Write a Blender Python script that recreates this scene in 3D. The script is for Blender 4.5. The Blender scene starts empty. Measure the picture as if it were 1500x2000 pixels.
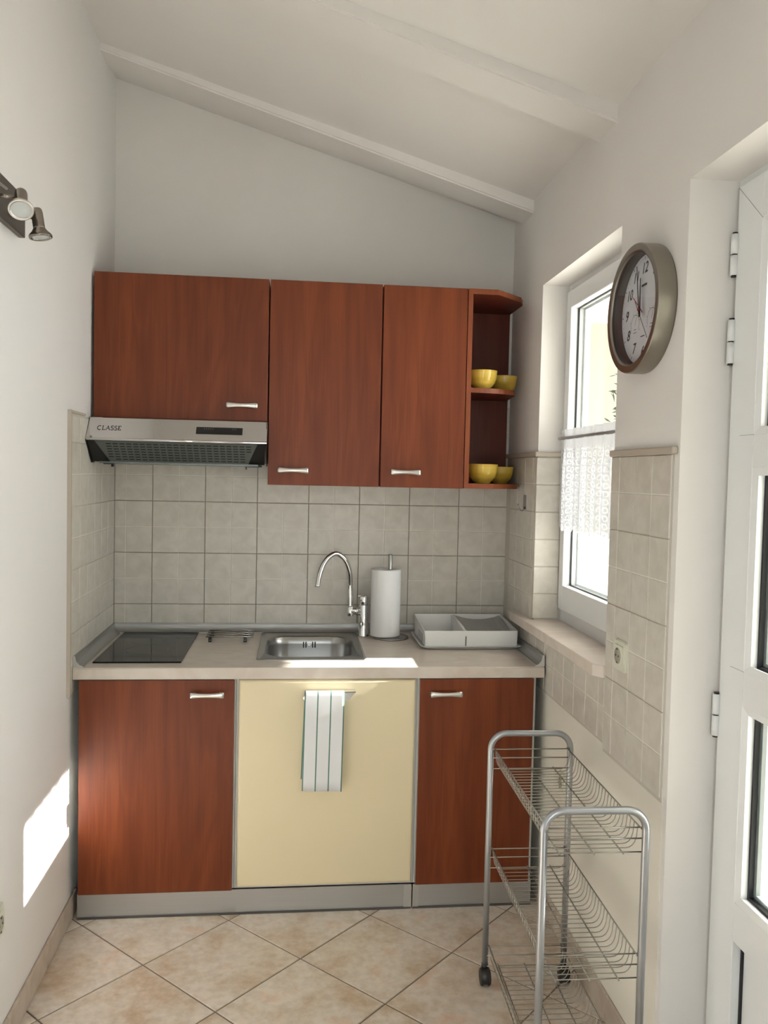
import bpy, bmesh, math, random
from mathutils import Vector, Matrix

random.seed(7)
S = bpy.context.scene
COL = S.collection
PI = math.pi

# ------------------------------------------------------------------ camera
cam_data = bpy.data.cameras.new('camera')
cam = bpy.data.objects.new('camera', cam_data)
COL.objects.link(cam)
FW = Vector((0.10769887, 0.99316124, -0.04507455))
RT = Vector((0.99403534, -0.10678921, 0.02213166))
UP = Vector((-0.01716683, 0.04718925, 0.99873844))
M = Matrix(((RT.x, UP.x, -FW.x), (RT.y, UP.y, -FW.y), (RT.z, UP.z, -FW.z))).to_4x4()
M.translation = Vector((0.6983, -3.3259, 1.4686))
cam.matrix_world = M
cam_data.sensor_fit = 'HORIZONTAL'
cam_data.sensor_width = 36.0
cam_data.lens = 1621.3757 / 1500.0 * 36.0
cam_data.clip_start = 0.02
S.camera = cam

# ------------------------------------------------------------------ light
S.view_settings.view_transform = 'Standard'
S.view_settings.look = 'None'
S.view_settings.gamma = 1.0
S.view_settings.use_curve_mapping = False
S.view_settings.exposure = 0.5
SKY = 6.0
world = bpy.data.worlds.new('sky')
S.world = world
world.use_nodes = True
wn = world.node_tree.nodes
wn['Background'].inputs['Color'].default_value = (0.94, 0.97, 1.0, 1)
wn['Background'].inputs['Strength'].default_value = SKY
sun_d = bpy.data.lights.new('sun', 'SUN')
sun_d.energy = 20.0
sun_d.angle = math.radians(0.53)
sun_d.color = (1.0, 0.97, 0.92)
sun = bpy.data.objects.new('sun', sun_d)
COL.objects.link(sun)
sdir = Vector((-1.0, 0.003, -0.481)).normalized()
sun.rotation_euler = sdir.to_track_quat('-Z', 'Y').to_euler()

def portal(name, loc, rot, sx, sy):
    d = bpy.data.lights.new(name, 'AREA')
    d.shape = 'RECTANGLE'; d.size = sx; d.size_y = sy
    d.cycles.is_portal = True
    o = bpy.data.objects.new(name, d)
    o.location = loc; o.rotation_euler = rot
    COL.objects.link(o)
portal('portal', (1.78, -0.77, 1.55), (0, PI/2, 0), 1.25, 0.8)
portal('portal', (1.78, -1.97, 1.07), (0, PI/2, 0), 2.2, 1.0)
portal('portal', (0.80, -4.75, 1.1), (PI/2, 0, 0), 0.52, 2.3)

# ------------------------------------------------------------------ materials
def rgb(h):
    v = [int(h[i:i+2], 16) / 255 for i in (0, 2, 4)]
    return tuple(x / 12.92 if x <= 0.04045 else ((x + 0.055) / 1.055) ** 2.4 for x in v) + (1,)

def mat(name, color, rough=0.5, metal=0.0, **kw):
    m = bpy.data.materials.new(name); m.use_nodes = True
    b = m.node_tree.nodes['Principled BSDF']
    b.inputs['Base Color'].default_value = color if len(color) == 4 else tuple(color) + (1,)
    b.inputs['Roughness'].default_value = rough
    b.inputs['Metallic'].default_value = metal
    for k, v in kw.items():
        b.inputs[k.replace('_', ' ')].default_value = v
    return m

def nd(m, t, **kw):
    n = m.node_tree.nodes.new(t)
    for k, v in kw.items():
        if k in n.inputs: n.inputs[k].default_value = v
        else: setattr(n, k, v)
    return n
def lk(m, a, b): m.node_tree.links.new(a, b)
def bsdf(m): return m.node_tree.nodes['Principled BSDF']

def noise_color(m, scale, c1, c2, detail=4, stretch=(1, 1, 1), lo=0.35, hi=0.65, coords='Object', rnd=False, dist=0.0, bump=0.0):
    tc = nd(m, 'ShaderNodeTexCoord')
    mp = nd(m, 'ShaderNodeMapping'); mp.inputs['Scale'].default_value = stretch
    src = tc.outputs[coords]
    if rnd:
        oi = nd(m, 'ShaderNodeObjectInfo'); vm = nd(m, 'ShaderNodeVectorMath', operation='SCALE'); vm.inputs[0].default_value = (13.1, 7.7, 5.3)
        lk(m, oi.outputs['Random'], vm.inputs['Scale'])
        va = nd(m, 'ShaderNodeVectorMath', operation='ADD'); lk(m, src, va.inputs[0]); lk(m, vm.outputs[0], va.inputs[1]); src = va.outputs[0]
    lk(m, src, mp.inputs['Vector'])
    n = nd(m, 'ShaderNodeTexNoise'); n.inputs['Scale'].default_value = scale; n.inputs['Detail'].default_value = detail; n.inputs['Distortion'].default_value = dist
    lk(m, mp.outputs[0], n.inputs['Vector'])
    r = nd(m, 'ShaderNodeValToRGB')
    r.color_ramp.elements[0].position = lo; r.color_ramp.elements[1].position = hi
    r.color_ramp.elements[0].color = c1; r.color_ramp.elements[1].color = c2
    lk(m, n.outputs['Fac'], r.inputs['Fac'])
    lk(m, r.outputs['Color'], bsdf(m).inputs['Base Color'])
    if bump:
        bp = nd(m, 'ShaderNodeBump'); bp.inputs['Strength'].default_value = bump; bp.inputs['Distance'].default_value = 0.002
        lk(m, n.outputs['Fac'], bp.inputs['Height']); lk(m, bp.outputs[0], bsdf(m).inputs['Normal'])
    return mp, n, r

def wood(name, c_dark, c_mid, c_light, rough=0.34):
    m = mat(name, c_mid, rough)
    b = bsdf(m)
    b.inputs['Specular IOR Level'].default_value = 0.33
    tc = nd(m, 'ShaderNodeTexCoord')
    # broad figure, stretched along the height
    mp = nd(m, 'ShaderNodeMapping'); mp.inputs['Scale'].default_value = (5.5, 5.5, 0.9)
    lk(m, tc.outputs['Object'], mp.inputs['Vector'])
    n1 = nd(m, 'ShaderNodeTexNoise'); n1.inputs['Scale'].default_value = 1.0; n1.inputs['Detail'].default_value = 3.0; n1.inputs['Distortion'].default_value = 0.6
    lk(m, mp.outputs[0], n1.inputs['Vector'])
    ml = nd(m, 'ShaderNodeMath', operation='MULTIPLY'); ml.inputs[1].default_value = 9.0; lk(m, n1.outputs['Fac'], ml.inputs[0])
    pp = nd(m, 'ShaderNodeMath', operation='PINGPONG'); pp.inputs[1].default_value = 0.5; lk(m, ml.outputs[0], pp.inputs[0])
    m2 = nd(m, 'ShaderNodeMath', operation='MULTIPLY'); m2.inputs[1].default_value = 2.0; lk(m, pp.outputs[0], m2.inputs[0])
    mp2 = nd(m, 'ShaderNodeMapping'); mp2.inputs['Scale'].default_value = (190, 190, 5.0)
    lk(m, tc.outputs['Object'], mp2.inputs['Vector'])
    n2 = nd(m, 'ShaderNodeTexNoise'); n2.inputs['Scale'].default_value = 1.0; n2.inputs['Detail'].default_value = 4.0
    lk(m, mp2.outputs[0], n2.inputs['Vector'])
    mp3 = nd(m, 'ShaderNodeMapping'); mp3.inputs['Scale'].default_value = (14, 14, 0.8)
    lk(m, tc.outputs['Object'], mp3.inputs['Vector'])
    n3 = nd(m, 'ShaderNodeTexNoise'); n3.inputs['Scale'].default_value = 1.0; n3.inputs['Detail'].default_value = 2.0
    lk(m, mp3.outputs[0], n3.inputs['Vector'])
    a1 = nd(m, 'ShaderNodeMath', operation='MULTIPLY'); a1.inputs[1].default_value = 0.12; lk(m, m2.outputs[0], a1.inputs[0])
    a2 = nd(m, 'ShaderNodeMath', operation='MULTIPLY_ADD'); a2.inputs[1].default_value = 0.32; lk(m, n2.outputs['Fac'], a2.inputs[0]); lk(m, a1.outputs[0], a2.inputs[2])
    a3 = nd(m, 'ShaderNodeMath', operation='MULTIPLY_ADD'); a3.inputs[1].default_value = 0.55; lk(m, n3.outputs['Fac'], a3.inputs[0]); lk(m, a2.outputs[0], a3.inputs[2])
    r = nd(m, 'ShaderNodeValToRGB'); cr = r.color_ramp
    cr.elements[0].position = 0.33; cr.elements[0].color = c_dark
    cr.elements[1].position = 0.72; cr.elements[1].color = c_light
    e = cr.elements.new(0.52); e.color = c_mid
    lk(m, a3.outputs[0], r.inputs['Fac']); lk(m, r.outputs['Color'], b.inputs['Base Color'])
    return m

PLASTER = mat('plaster', (0.80, 0.775, 0.735), 0.85)
noise_color(PLASTER, 1.6, (0.795, 0.764, 0.732, 1), (0.825, 0.797, 0.768, 1), coords='Object', bump=0.15)
PLASTER_W = mat('plaster_left', (0.80, 0.79, 0.775), 0.8)
noise_color(PLASTER_W, 1.6, (0.80, 0.777, 0.757, 1), (0.83, 0.807, 0.79, 1), coords='Object', bump=0.15)
CREAM_WALL = mat('cream_wall_paint', (0.80, 0.765, 0.68), 0.8)
TILE = mat('wall_tile_glaze', (0.56, 0.53, 0.46), 0.35)
noise_color(TILE, 22, (0.60, 0.56, 0.495, 1), (0.675, 0.635, 0.57, 1), detail=8, rnd=True, dist=0.5)
TILE_JOINT = mat('wall_tile_score', (0.80, 0.76, 0.69), 0.5)
GROUT = mat('grout', (0.33, 0.295, 0.25), 0.9)
GROUT_L = mat('light_grout', (0.60, 0.56, 0.49), 0.9)
FGROUT = mat('floor_grout', (0.20, 0.165, 0.13), 0.9)
TRIM = mat('tile_trim', (0.50, 0.44, 0.37), 0.5)
FLOOR = mat('floor_tile_glaze', (0.55, 0.43, 0.34), 0.38)
def floor_mat(m):
    b = bsdf(m)
    tc = nd(m, 'ShaderNodeTexCoord'); oi = nd(m, 'ShaderNodeObjectInfo')
    vm = nd(m, 'ShaderNodeVectorMath', operation='SCALE'); vm.inputs[0].default_value = (31.1, 17.7, 5.3); lk(m, oi.outputs['Random'], vm.inputs['Scale'])
    va = nd(m, 'ShaderNodeVectorMath', operation='ADD'); lk(m, tc.outputs['Object'], va.inputs[0]); lk(m, vm.outputs[0], va.inputs[1])
    n1 = nd(m, 'ShaderNodeTexNoise'); n1.inputs['Scale'].default_value = 6.5; n1.inputs['Detail'].default_value = 7; n1.inputs['Roughness'].default_value = 0.65; lk(m, va.outputs[0], n1.inputs['Vector'])
    r1 = nd(m, 'ShaderNodeValToRGB'); c = r1.color_ramp
    c.elements[0].position = 0.34; c.elements[0].color = (0.53, 0.40, 0.28, 1)
    c.elements[1].position = 0.66; c.elements[1].color = (0.70, 0.53, 0.42, 1)
    e = c.elements.new(0.45); e.color = (0.64, 0.54, 0.44, 1)
    e = c.elements.new(0.55); e.color = (0.70, 0.63, 0.55, 1)
    lk(m, n1.outputs['Fac'], r1.inputs['Fac'])
    n2 = nd(m, 'ShaderNodeTexNoise'); n2.inputs['Scale'].default_value = 45; n2.inputs['Detail'].default_value = 6; lk(m, va.outputs[0], n2.inputs['Vector'])
    mx = nd(m, 'ShaderNodeMixRGB'); mx.blend_type = 'MULTIPLY'; mx.inputs['Fac'].default_value = 0.45
    r2 = nd(m, 'ShaderNodeValToRGB'); r2.color_ramp.elements[0].position = 0.35; r2.color_ramp.elements[0].color = (0.72, 0.70, 0.68, 1)
    r2.color_ramp.elements[1].position = 0.6; r2.color_ramp.elements[1].color = (1, 1, 1, 1)
    lk(m, n2.outputs['Fac'], r2.inputs['Fac']); lk(m, r1.outputs[0], mx.inputs[1]); lk(m, r2.outputs[0], mx.inputs[2])
    lk(m, mx.outputs[0], b.inputs['Base Color'])
floor_mat(FLOOR)
SKIRT = mat('skirting_tile', (0.46, 0.37, 0.28), 0.45)
noise_color(SKIRT, 14, (0.48, 0.40, 0.33, 1), (0.60, 0.52, 0.44, 1), coords='Object')
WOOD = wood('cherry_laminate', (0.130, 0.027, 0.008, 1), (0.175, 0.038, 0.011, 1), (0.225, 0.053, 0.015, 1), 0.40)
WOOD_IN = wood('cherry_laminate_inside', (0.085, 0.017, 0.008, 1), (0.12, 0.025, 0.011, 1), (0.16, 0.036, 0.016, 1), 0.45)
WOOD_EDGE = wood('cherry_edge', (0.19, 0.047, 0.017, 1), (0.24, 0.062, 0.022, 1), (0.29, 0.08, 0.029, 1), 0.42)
CREAM = mat('cream_lacquer', (0.81, 0.70, 0.47), 0.4)
CARCASS = mat('light_carcass', (0.62, 0.61, 0.58), 0.5)
EDGE_AL = mat('aluminium_edge', (0.55, 0.55, 0.53), 0.35, 0.6)
ALU = mat('brushed_aluminium', (0.50, 0.50, 0.50), 0.38, 0.85)
noise_color(ALU, 3, (0.49, 0.49, 0.49, 1), (0.52, 0.52, 0.52, 1), stretch=(1, 1, 120), lo=0.3, hi=0.7)
UPST = mat('upstand_aluminium', (0.42, 0.42, 0.41), 0.42, 0.75)
NICKEL = mat('satin_nickel', (0.72, 0.70, 0.67), 0.28, 0.9)
CHROME = mat('chrome', (0.80, 0.81, 0.82), 0.06, 1.0)
STEEL = mat('brushed_steel', (0.36, 0.355, 0.345), 0.27, 1.0)
HOODST = mat('polished_steel', (0.66, 0.65, 0.64), 0.09, 1.0)
BLACKP = mat('black_plastic', (0.012, 0.012, 0.012), 0.35)
BLACKH = mat('black_slot', (0.004, 0.004, 0.004), 0.8)
GRILLE = mat('grille_grey', (0.17, 0.19, 0.18), 0.35, 0.5)
DGREY = mat('dark_plate', (0.12, 0.105, 0.09), 0.4, 0.7)
SPOT_M = mat('spot_nickel', (0.30, 0.265, 0.23), 0.2, 1.0)
LENS = mat('frosted_lens', (0.55, 0.58, 0.58), 0.25)
GLASSB = mat('hob_glass', (0.010, 0.011, 0.010), 0.07)
bsdf(GLASSB).inputs['Specular IOR Level'].default_value = 0.2
HOBLINE = mat('hob_print', (0.05, 0.05, 0.05), 0.3)
COUNTER = mat('beige_laminate', (0.60, 0.54, 0.46), 0.32)
noise_color(COUNTER, 9, (0.59, 0.51, 0.44, 1), (0.665, 0.60, 0.535, 1), detail=8, stretch=(1, 2.2, 1), dist=1.2)
SILL = mat('sill_stone', (0.72, 0.62, 0.54), 0.4)
noise_color(SILL, 6, (0.69, 0.60, 0.53, 1), (0.77, 0.69, 0.62, 1), detail=8, stretch=(1, 2.2, 1), dist=1.2)
PVC = mat('white_pvc', (0.82, 0.83, 0.83), 0.3)
GASKET = mat('black_gasket', (0.008, 0.009, 0.012), 0.5)
SPACER = mat('grey_spacer', (0.22, 0.24, 0.24), 0.35, 0.3)
YELLOW = mat('yellow_glaze', (0.70, 0.47, 0.075), 0.15)
noise_color(YELLOW, 5, (0.66, 0.43, 0.06, 1), (0.76, 0.54, 0.10, 1), stretch=(1, 1, 8))
WPLASTIC = mat('white_plastic', (0.76, 0.76, 0.745), 0.4)
PAPER = mat('white_paper', (0.83, 0.83, 0.83), 0.95)
CLOCKM = mat('brushed_bronze_steel', (0.30, 0.275, 0.235), 0.32, 0.9)
DIAL = mat('dial_white', (0.72, 0.70, 0.76), 0.5)
INK = mat('black_ink', (0.015, 0.015, 0.02), 0.5)
RED = mat('red_hand', (0.35, 0.02, 0.03), 0.4)
TROLLEY = mat('silver_powder_coat', (0.42, 0.435, 0.455), 0.33, 0.75)
WIRE = mat('galvanised_wire', (0.36, 0.34, 0.30), 0.33, 0.85)
SOCKET = mat('ivory_plastic', (0.72, 0.72, 0.60), 0.35)
SOCK_IN = mat('socket_well', (0.38, 0.36, 0.29), 0.5)
GROUND = mat('pale_paving', (0.68, 0.65, 0.60), 0.9)
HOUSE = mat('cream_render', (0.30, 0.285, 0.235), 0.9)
LEAF = mat('leaf_green', (0.03, 0.05, 0.025), 0.6)
BARK = mat('bark', (0.05, 0.04, 0.03), 0.9)
GLASS = bpy.data.materials.new('clear_glass'); GLASS.use_nodes = True
def make_glass(m, refl=0.08):
    nt = m.node_tree; nt.nodes.clear()
    out = nt.nodes.new('ShaderNodeOutputMaterial'); t = nt.nodes.new('ShaderNodeBsdfTransparent'); g = nt.nodes.new('ShaderNodeBsdfGlossy')
    t.inputs['Color'].default_value = (0.96, 0.98, 0.97, 1)
    g.inputs['Roughness'].default_value = 0.02
    mx = nt.nodes.new('ShaderNodeMixShader'); lw = nt.nodes.new('ShaderNodeLayerWeight'); lw.inputs['Blend'].default_value = 0.5
    pw = nt.nodes.new('ShaderNodeMath'); pw.operation = 'POWER'; pw.inputs[1].default_value = 5.0
    fr = nt.nodes.new('ShaderNodeMath'); fr.operation = 'MULTIPLY_ADD'; fr.inputs[1].default_value = 0.5; fr.inputs[2].default_value = 0.03
    nt.links.new(lw.outputs['Facing'], pw.inputs[0]); nt.links.new(pw.outputs[0], fr.inputs[0])
    nt.links.new(fr.outputs[0], mx.inputs['Fac']); nt.links.new(t.outputs[0], mx.inputs[1]); nt.links.new(g.outputs[0], mx.inputs[2])
    nt.links.new(mx.outputs[0], out.inputs['Surface'])
make_glass(GLASS)

# ------------------------------------------------------------------ mesh helpers
def BM(): return bmesh.new()

def box(bm, x0, x1, y0, y1, z0, z1, mi=0):
    vs = [bm.verts.new(p) for p in ((x0,y0,z0),(x1,y0,z0),(x1,y1,z0),(x0,y1,z0),(x0,y0,z1),(x1,y0,z1),(x1,y1,z1),(x0,y1,z1))]
    fs = [(0,3,2,1),(4,5,6,7),(0,1,5,4),(1,2,6,5),(2,3,7,6),(3,0,4,7)]
    out = []
    for f in fs:
        fc = bm.faces.new([vs[i] for i in f]); fc.material_index = mi; out.append(fc)
    return vs, out

def bevel(bm, w, seg=2):
    bmesh.ops.bevel(bm, geom=list(bm.edges), offset=w, segments=seg, profile=0.5, affect='EDGES', clamp_overlap=True)

def prism(bm, poly, a0, a1, axis='z', mi=0):
    def P(u, v, a):
        return {'z': (u, v, a), 'y': (u, a, v), 'x': (a, u, v)}[axis]
    lo = [bm.verts.new(P(u, v, a0)) for u, v in poly]; hi = [bm.verts.new(P(u, v, a1)) for u, v in poly]
    n = len(poly); fs = [bm.faces.new(lo[::-1]), bm.faces.new(hi)]
    for i in range(n): fs.append(bm.faces.new([lo[i], lo[(i+1) % n], hi[(i+1) % n], hi[i]]))
    for f in fs: f.material_index = mi
    return fs

def tube(bm, pts, r, seg=10, mi=0, caps=True, closed=False):
    pts = [Vector(p) for p in pts]
    rs = r if isinstance(r, (list, tuple)) else [r] * len(pts)
    rings = []; n = len(pts); up = None
    for i, p in enumerate(pts):
        if closed: t = (pts[(i+1) % n] - pts[i-1]).normalized()
        elif i == 0: t = (pts[1] - pts[0]).normalized()
        elif i == n-1: t = (pts[-1] - pts[-2]).normalized()
        else: t = ((pts[i+1]-p).normalized() + (p-pts[i-1]).normalized()).normalized()
        if up is None:
            a = Vector((0,0,1)) if abs(t.z) < 0.9 else Vector((1,0,0))
            up = (a - t*a.dot(t)).normalized()
        else:
            up = (up - t*up.dot(t)).normalized()
        s = t.cross(up)
        rings.append([bm.verts.new(p + (up*math.cos(2*PI*k/seg) + s*math.sin(2*PI*k/seg))*rs[i]) for k in range(seg)])
    for i in range(n if closed else n-1):
        A = rings[i]; B = rings[(i+1) % n]
        for k in range(seg):
            f = bm.faces.new([A[k], A[(k+1)%seg], B[(k+1)%seg], B[k]]); f.smooth = True; f.material_index = mi
    if caps and not closed:
        f = bm.faces.new(rings[0][::-1]); f.material_index = mi
        f = bm.faces.new(rings[-1]); f.material_index = mi

def lathe(bm, prof, seg=32, mat4=None, mi=0, smooth=True):
    rings = []
    for r, z in prof:
        if r < 1e-6: rings.append([bm.verts.new((0,0,z))])
        else: rings.append([bm.verts.new((r*math.cos(2*PI*k/seg), r*math.sin(2*PI*k/seg), z)) for k in range(seg)])
    for A, B in zip(rings[:-1], rings[1:]):
        for k in range(seg):
            k2 = (k+1) % seg
            if len(A) == 1 and len(B) == 1: continue
            if len(A) == 1: f = bm.faces.new([A[0], B[k2], B[k]])
            elif len(B) == 1: f = bm.faces.new([A[k], A[k2], B[0]])
            else: f = bm.faces.new([A[k], A[k2], B[k2], B[k]])
            f.smooth = smooth; f.material_index = mi
    if mat4 is not None:
        vs = [v for R_ in rings for v in R_]
        bmesh.ops.transform(bm, matrix=mat4, verts=vs)

def obj(name, bm, mats, parent=None, loc=None, recalc=True, smooth_angle=None):
    if recalc: bmesh.ops.recalc_face_normals(bm, faces=list(bm.faces))
    me = bpy.data.meshes.new(name); bm.to_mesh(me); bm.free()
    for m in (mats if isinstance(mats, (list, tuple)) else [mats]): me.materials.append(m)
    o = bpy.data.objects.new(name, me); COL.objects.link(o)
    if parent is not None: o.parent = parent
    if loc is not None: o.location = loc
    return o

def thing(name, label, cat, loc=(0,0,0), rotz=0.0, group=None):
    o = bpy.data.objects.new(name, None); COL.objects.link(o)
    o.location = loc; o.rotation_euler = (0,0,rotz); o['label'] = label; o['category'] = cat
    if group: o['group'] = group
    return o
def tag(o, label, cat, group=None):
    o['label'] = label; o['category'] = cat
    if group: o['group'] = group
    return o
def struct(o, label=None, cat=None):
    o['kind'] = 'structure'
    if label: o['label'] = label
    if cat: o['category'] = cat
    return o
def shift(bm, v):
    bmesh.ops.translate(bm, verts=list(bm.verts), vec=Vector(v))
def rel(bm, root):
    """world-coordinate mesh to a root that has only a translation"""
    shift(bm, -Vector(root.location)); return bm

# ------------------------------------------------------------------ the room
XL, XR = -0.005, 1.567          # plaster faces
YB, YR = 0.008, -4.6
def zc(x): return 2.955 - (2.955 - 2.50) / 1.567 * x

# floor: slab of grout with every tile of its own
b = BM(); box(b, -0.2, 1.8, -4.8, 0.2, -0.12, -0.0025)
floor = struct(obj('floor', b, FGROUT), 'beige mottled ceramic tile floor laid diagonally', 'floor')
def clip(poly, ax, val, keep_greater):
    out = []
    for i in range(len(poly)):
        a, c = poly[i], poly[(i+1) % len(poly)]
        ia = (a[ax] >= val) if keep_greater else (a[ax] <= val)
        ic = (c[ax] >= val) if keep_greater else (c[ax] <= val)
        if ia: out.append(a)
        if ia != ic:
            t = (val - a[ax]) / (c[ax] - a[ax]); out.append((a[0]+t*(c[0]-a[0]), a[1]+t*(c[1]-a[1])))
    return out
H = 0.2325; G = 0.0034
for i in range(-12, 12):
    for j in range(-24, 4):
        if (i + j) % 2: continue
        cx, cy = 0.276 + H*i + 0.0, -0.866 + H*j - H
        hh = H - G
        poly = [(cx+hh, cy), (cx, cy+hh), (cx-hh, cy), (cx, cy-hh)]
        for ax, val, g in ((0, XL+0.002, True), (0, XR-0.002, False), (1, YR+0.002, True), (1, -0.45, False)):
            if poly: poly = clip(poly, ax, val, g)
        if len(poly) < 3: continue
        area = 0.5*abs(sum(poly[k][0]*poly[(k+1)%len(poly)][1]-poly[(k+1)%len(poly)][0]*poly[k][1] for k in range(len(poly))))
        if area < 2e-4: continue
        b = BM(); prism(b, [(x-cx, y-cy) for x, y in poly], -0.004, 0.0)
        top = [e for e in b.edges if all(v.co.z > -1e-6 for v in e.verts)]
        bmesh.ops.bevel(b, geom=top, offset=0.0016, segments=1, affect='EDGES', clamp_overlap=True)
        obj('floor_tile', b, FLOOR, floor, (cx, cy, random.uniform(-0.0003, 0.0003)))

# walls
TW = 0.22
b = BM(); box(b, XL-TW, XL, YR-TW, YB+TW, -0.1, 3.25)
wall_left = struct(obj('wall_left', b, PLASTER_W), 'white plastered wall on the left', 'wall')
b = BM(); box(b, XL, XR, YB, YB+TW, -0.1, 3.2)
wall_back = struct(obj('wall_back', b, PLASTER), 'white plastered back wall behind the kitchen units', 'wall')
WY0, WY1, WZ0, WZ1 = -1.13, -0.41, 0.935, 2.155     # window opening
DY0, DY1, DZ1 = -2.45, -1.52, 2.145                 # door opening
TR = 0.178
b = BM()
box(b, XR, XR+TR, WY1, YB+TW, -0.1, 3.0)
box(b, XR, XR+TR, WY0, WY1, -0.1, 0.9225)
box(b, XR, XR+TR, WY0, WY1, WZ1, 3.0)
box(b, XR, XR+TR, DY1, WY0, -0.1, 3.0)
box(b, XR, XR+TR, DY0, DY1, DZ1, 3.0)
box(b, XR, XR+TR, DY0, DY1, -0.1, -0.003)
box(b, XR, XR+TR, YR-TW, DY0, -0.1, 3.0)
wall_right = struct(obj('wall_right', b, PLASTER), 'white wall on the right with a window and a door', 'wall')
# lower cream paint coat of the right wall
b = BM(); box(b, XR-0.0015, XR+0.0005, -1.50, -0.0, 0.0, 0.75)
obj('lower_wall_band', b, CREAM_WALL, wall_right)['label'] = 'cream painted lower wall'
b = BM()
box(b, XL, 0.54, YR-TW, YR, -0.1, 3.2); box(b, 1.06, XR, YR-TW, YR, -0.1, 3.2)
box(b, 0.54, 1.06, YR-TW, YR, 2.25, 3.2); box(b, 0.54, 1.06, YR-TW, YR, -0.1, 0.0)
wall_front = struct(obj('wall_front', b, PLASTER), 'white wall behind the camera with a glazed opening added for sky fill', 'wall')

# ceiling with sloping plastered beams
b = BM()
xa, xb = XL-0.02, XR+0.02
prism(b, [(xa, zc(xa)), (xb, zc(xb)), (xb, zc(xb)+0.2), (xa, zc(xa)+0.2)], YR-0.1, YB+0.1, 'y')
ceiling = struct(obj('ceiling', b, PLASTER), 'white sloping ceiling with shallow plastered beams', 'ceiling')
for y0, y1 in ((-0.262, -0.118), (-1.070, -0.925), (-1.878, -1.733), (-2.686, -2.541), (-3.494, -3.349)):
    b = BM()
    prism(b, [(xa, zc(xa)-0.024), (xb, zc(xb)-0.046), (xb, zc(xb)+0.02), (xa, zc(xa)+0.02)], y0, y1, 'y')
    ed = [e for e in b.edges if abs(e.verts[0].co.y - e.verts[1].co.y) < 1e-5 and abs((e.verts[0].co.x - e.verts[1].co.x)) > 1 and max(v.co.z - zc(v.co.x) for v in e.verts) < -0.01]
    bmesh.ops.bevel(b, geom=ed, offset=0.006, segments=2, affect='EDGES')
    obj('beam', b, PLASTER, ceiling)

# ------------------------------------------------------------------ wall tiles
_tile_cache = {}
def tile_mesh(w, h, cu, cv):
    """tile w x h; cu, cv = positions of the scored lines inside it (or None)"""
    key = (round(w, 4), round(h, 4), round(cu, 4) if cu else None, round(cv, 4) if cv else None)
    if key in _tile_cache: return _tile_cache[key]
    b = BM()
    box(b, 0, w, 0, h, 0, 0.0062, 1)
    us = [0, w] if not cu else [0, cu-0.0016, cu+0.0016, w]
    vs = [0, h] if not cv else [0, cv-0.0016, cv+0.0016, h]
    for i in range(0, len(us)-1, 2):
        for j in range(0, len(vs)-1, 2):
            u0, u1, v0, v1 = us[i], us[i+1], vs[j], vs[j+1]
            if u1-u0 < 0.006 or v1-v0 < 0.006: continue
            e = 0.0009
            lo = [b.verts.new(p) for p in ((u0,v0,0.0062),(u1,v0,0.0062),(u1,v1,0.0062),(u0,v1,0.0062))]
            hi = [b.verts.new(p) for p in ((u0+e,v0+e,0.0074),(u1-e,v0+e,0.0074),(u1-e,v1-e,0.0074),(u0+e,v1-e,0.0074))]
            b.faces.new(hi)
            for k in range(4): b.faces.new([lo[k], lo[(k+1)%4], hi[(k+1)%4], hi[k]])
    me = bpy.data.meshes.new('wall_tile'); b.to_mesh(me); b.free()
    me.materials.append(TILE); me.materials.append(TILE_JOINT)
    _tile_cache[key] = me
    return me

def tile_field(parent, org, ud, vd, nd_, ulines, vlines, us, vs_, gap=0.0028):
    """tiles between consecutive ulines/vlines, clipped to range us, vs_; scored at half a tile of 0.203"""
    ud, vd, nd_ = Vector(ud), Vector(vd), Vector(nd_)
    R3 = Matrix((ud, vd, nd_)).transposed().to_4x4()
    for a0, a1 in zip(ulines[:-1], ulines[1:]):
        for c0, c1 in zip(vlines[:-1], vlines[1:]):
            u0, u1 = max(a0, us[0]), min(a1, us[1]); v0, v1 = max(c0, vs_[0]), min(c1, vs_[1])
            if u1-u0 < 0.012 or v1-v0 < 0.012: continue
            g = gap/2
            w, h = u1-u0-gap, v1-v0-gap
            mu = (a0+a1)/2 - (u0+g); mv = (c0+c1)/2 - (v0+g)
            mu = mu if (a1-a0) > 0.15 and 0.012 < mu < w-0.012 else None
            mv = mv if (c1-c0) > 0.15 and 0.012 < mv < h-0.012 else None
            o = bpy.data.objects.new('wall_tile', tile_mesh(w, h, mu, mv)); COL.objects.link(o)
            o.parent = parent
            Mx = R3.copy(); Mx.translation = Vector(org) + ud*(u0+g) + vd*(v0+g) + nd_*random.uniform(-0.0002, 0.0002)
            o.matrix_world = Mx

T = 0.203; GX = 0.1469; GZ = 0.9398
vl = [GZ + T*k for k in range(-1, 5)]
# grout beds
b = BM(); box(b, XL, XR, 0.0035, YB+0.001, 0.74, 1.56); obj('grout_bed', b, GROUT, wall_back)
tile_field(wall_back, (0, YB-0.0004, 0), (1,0,0), (0,0,1), (0,-1,0), [GX+T*k for k in range(-1, 8)], vl, (0.002, XR-0.002), (vl[0], vl[-1]))
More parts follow.
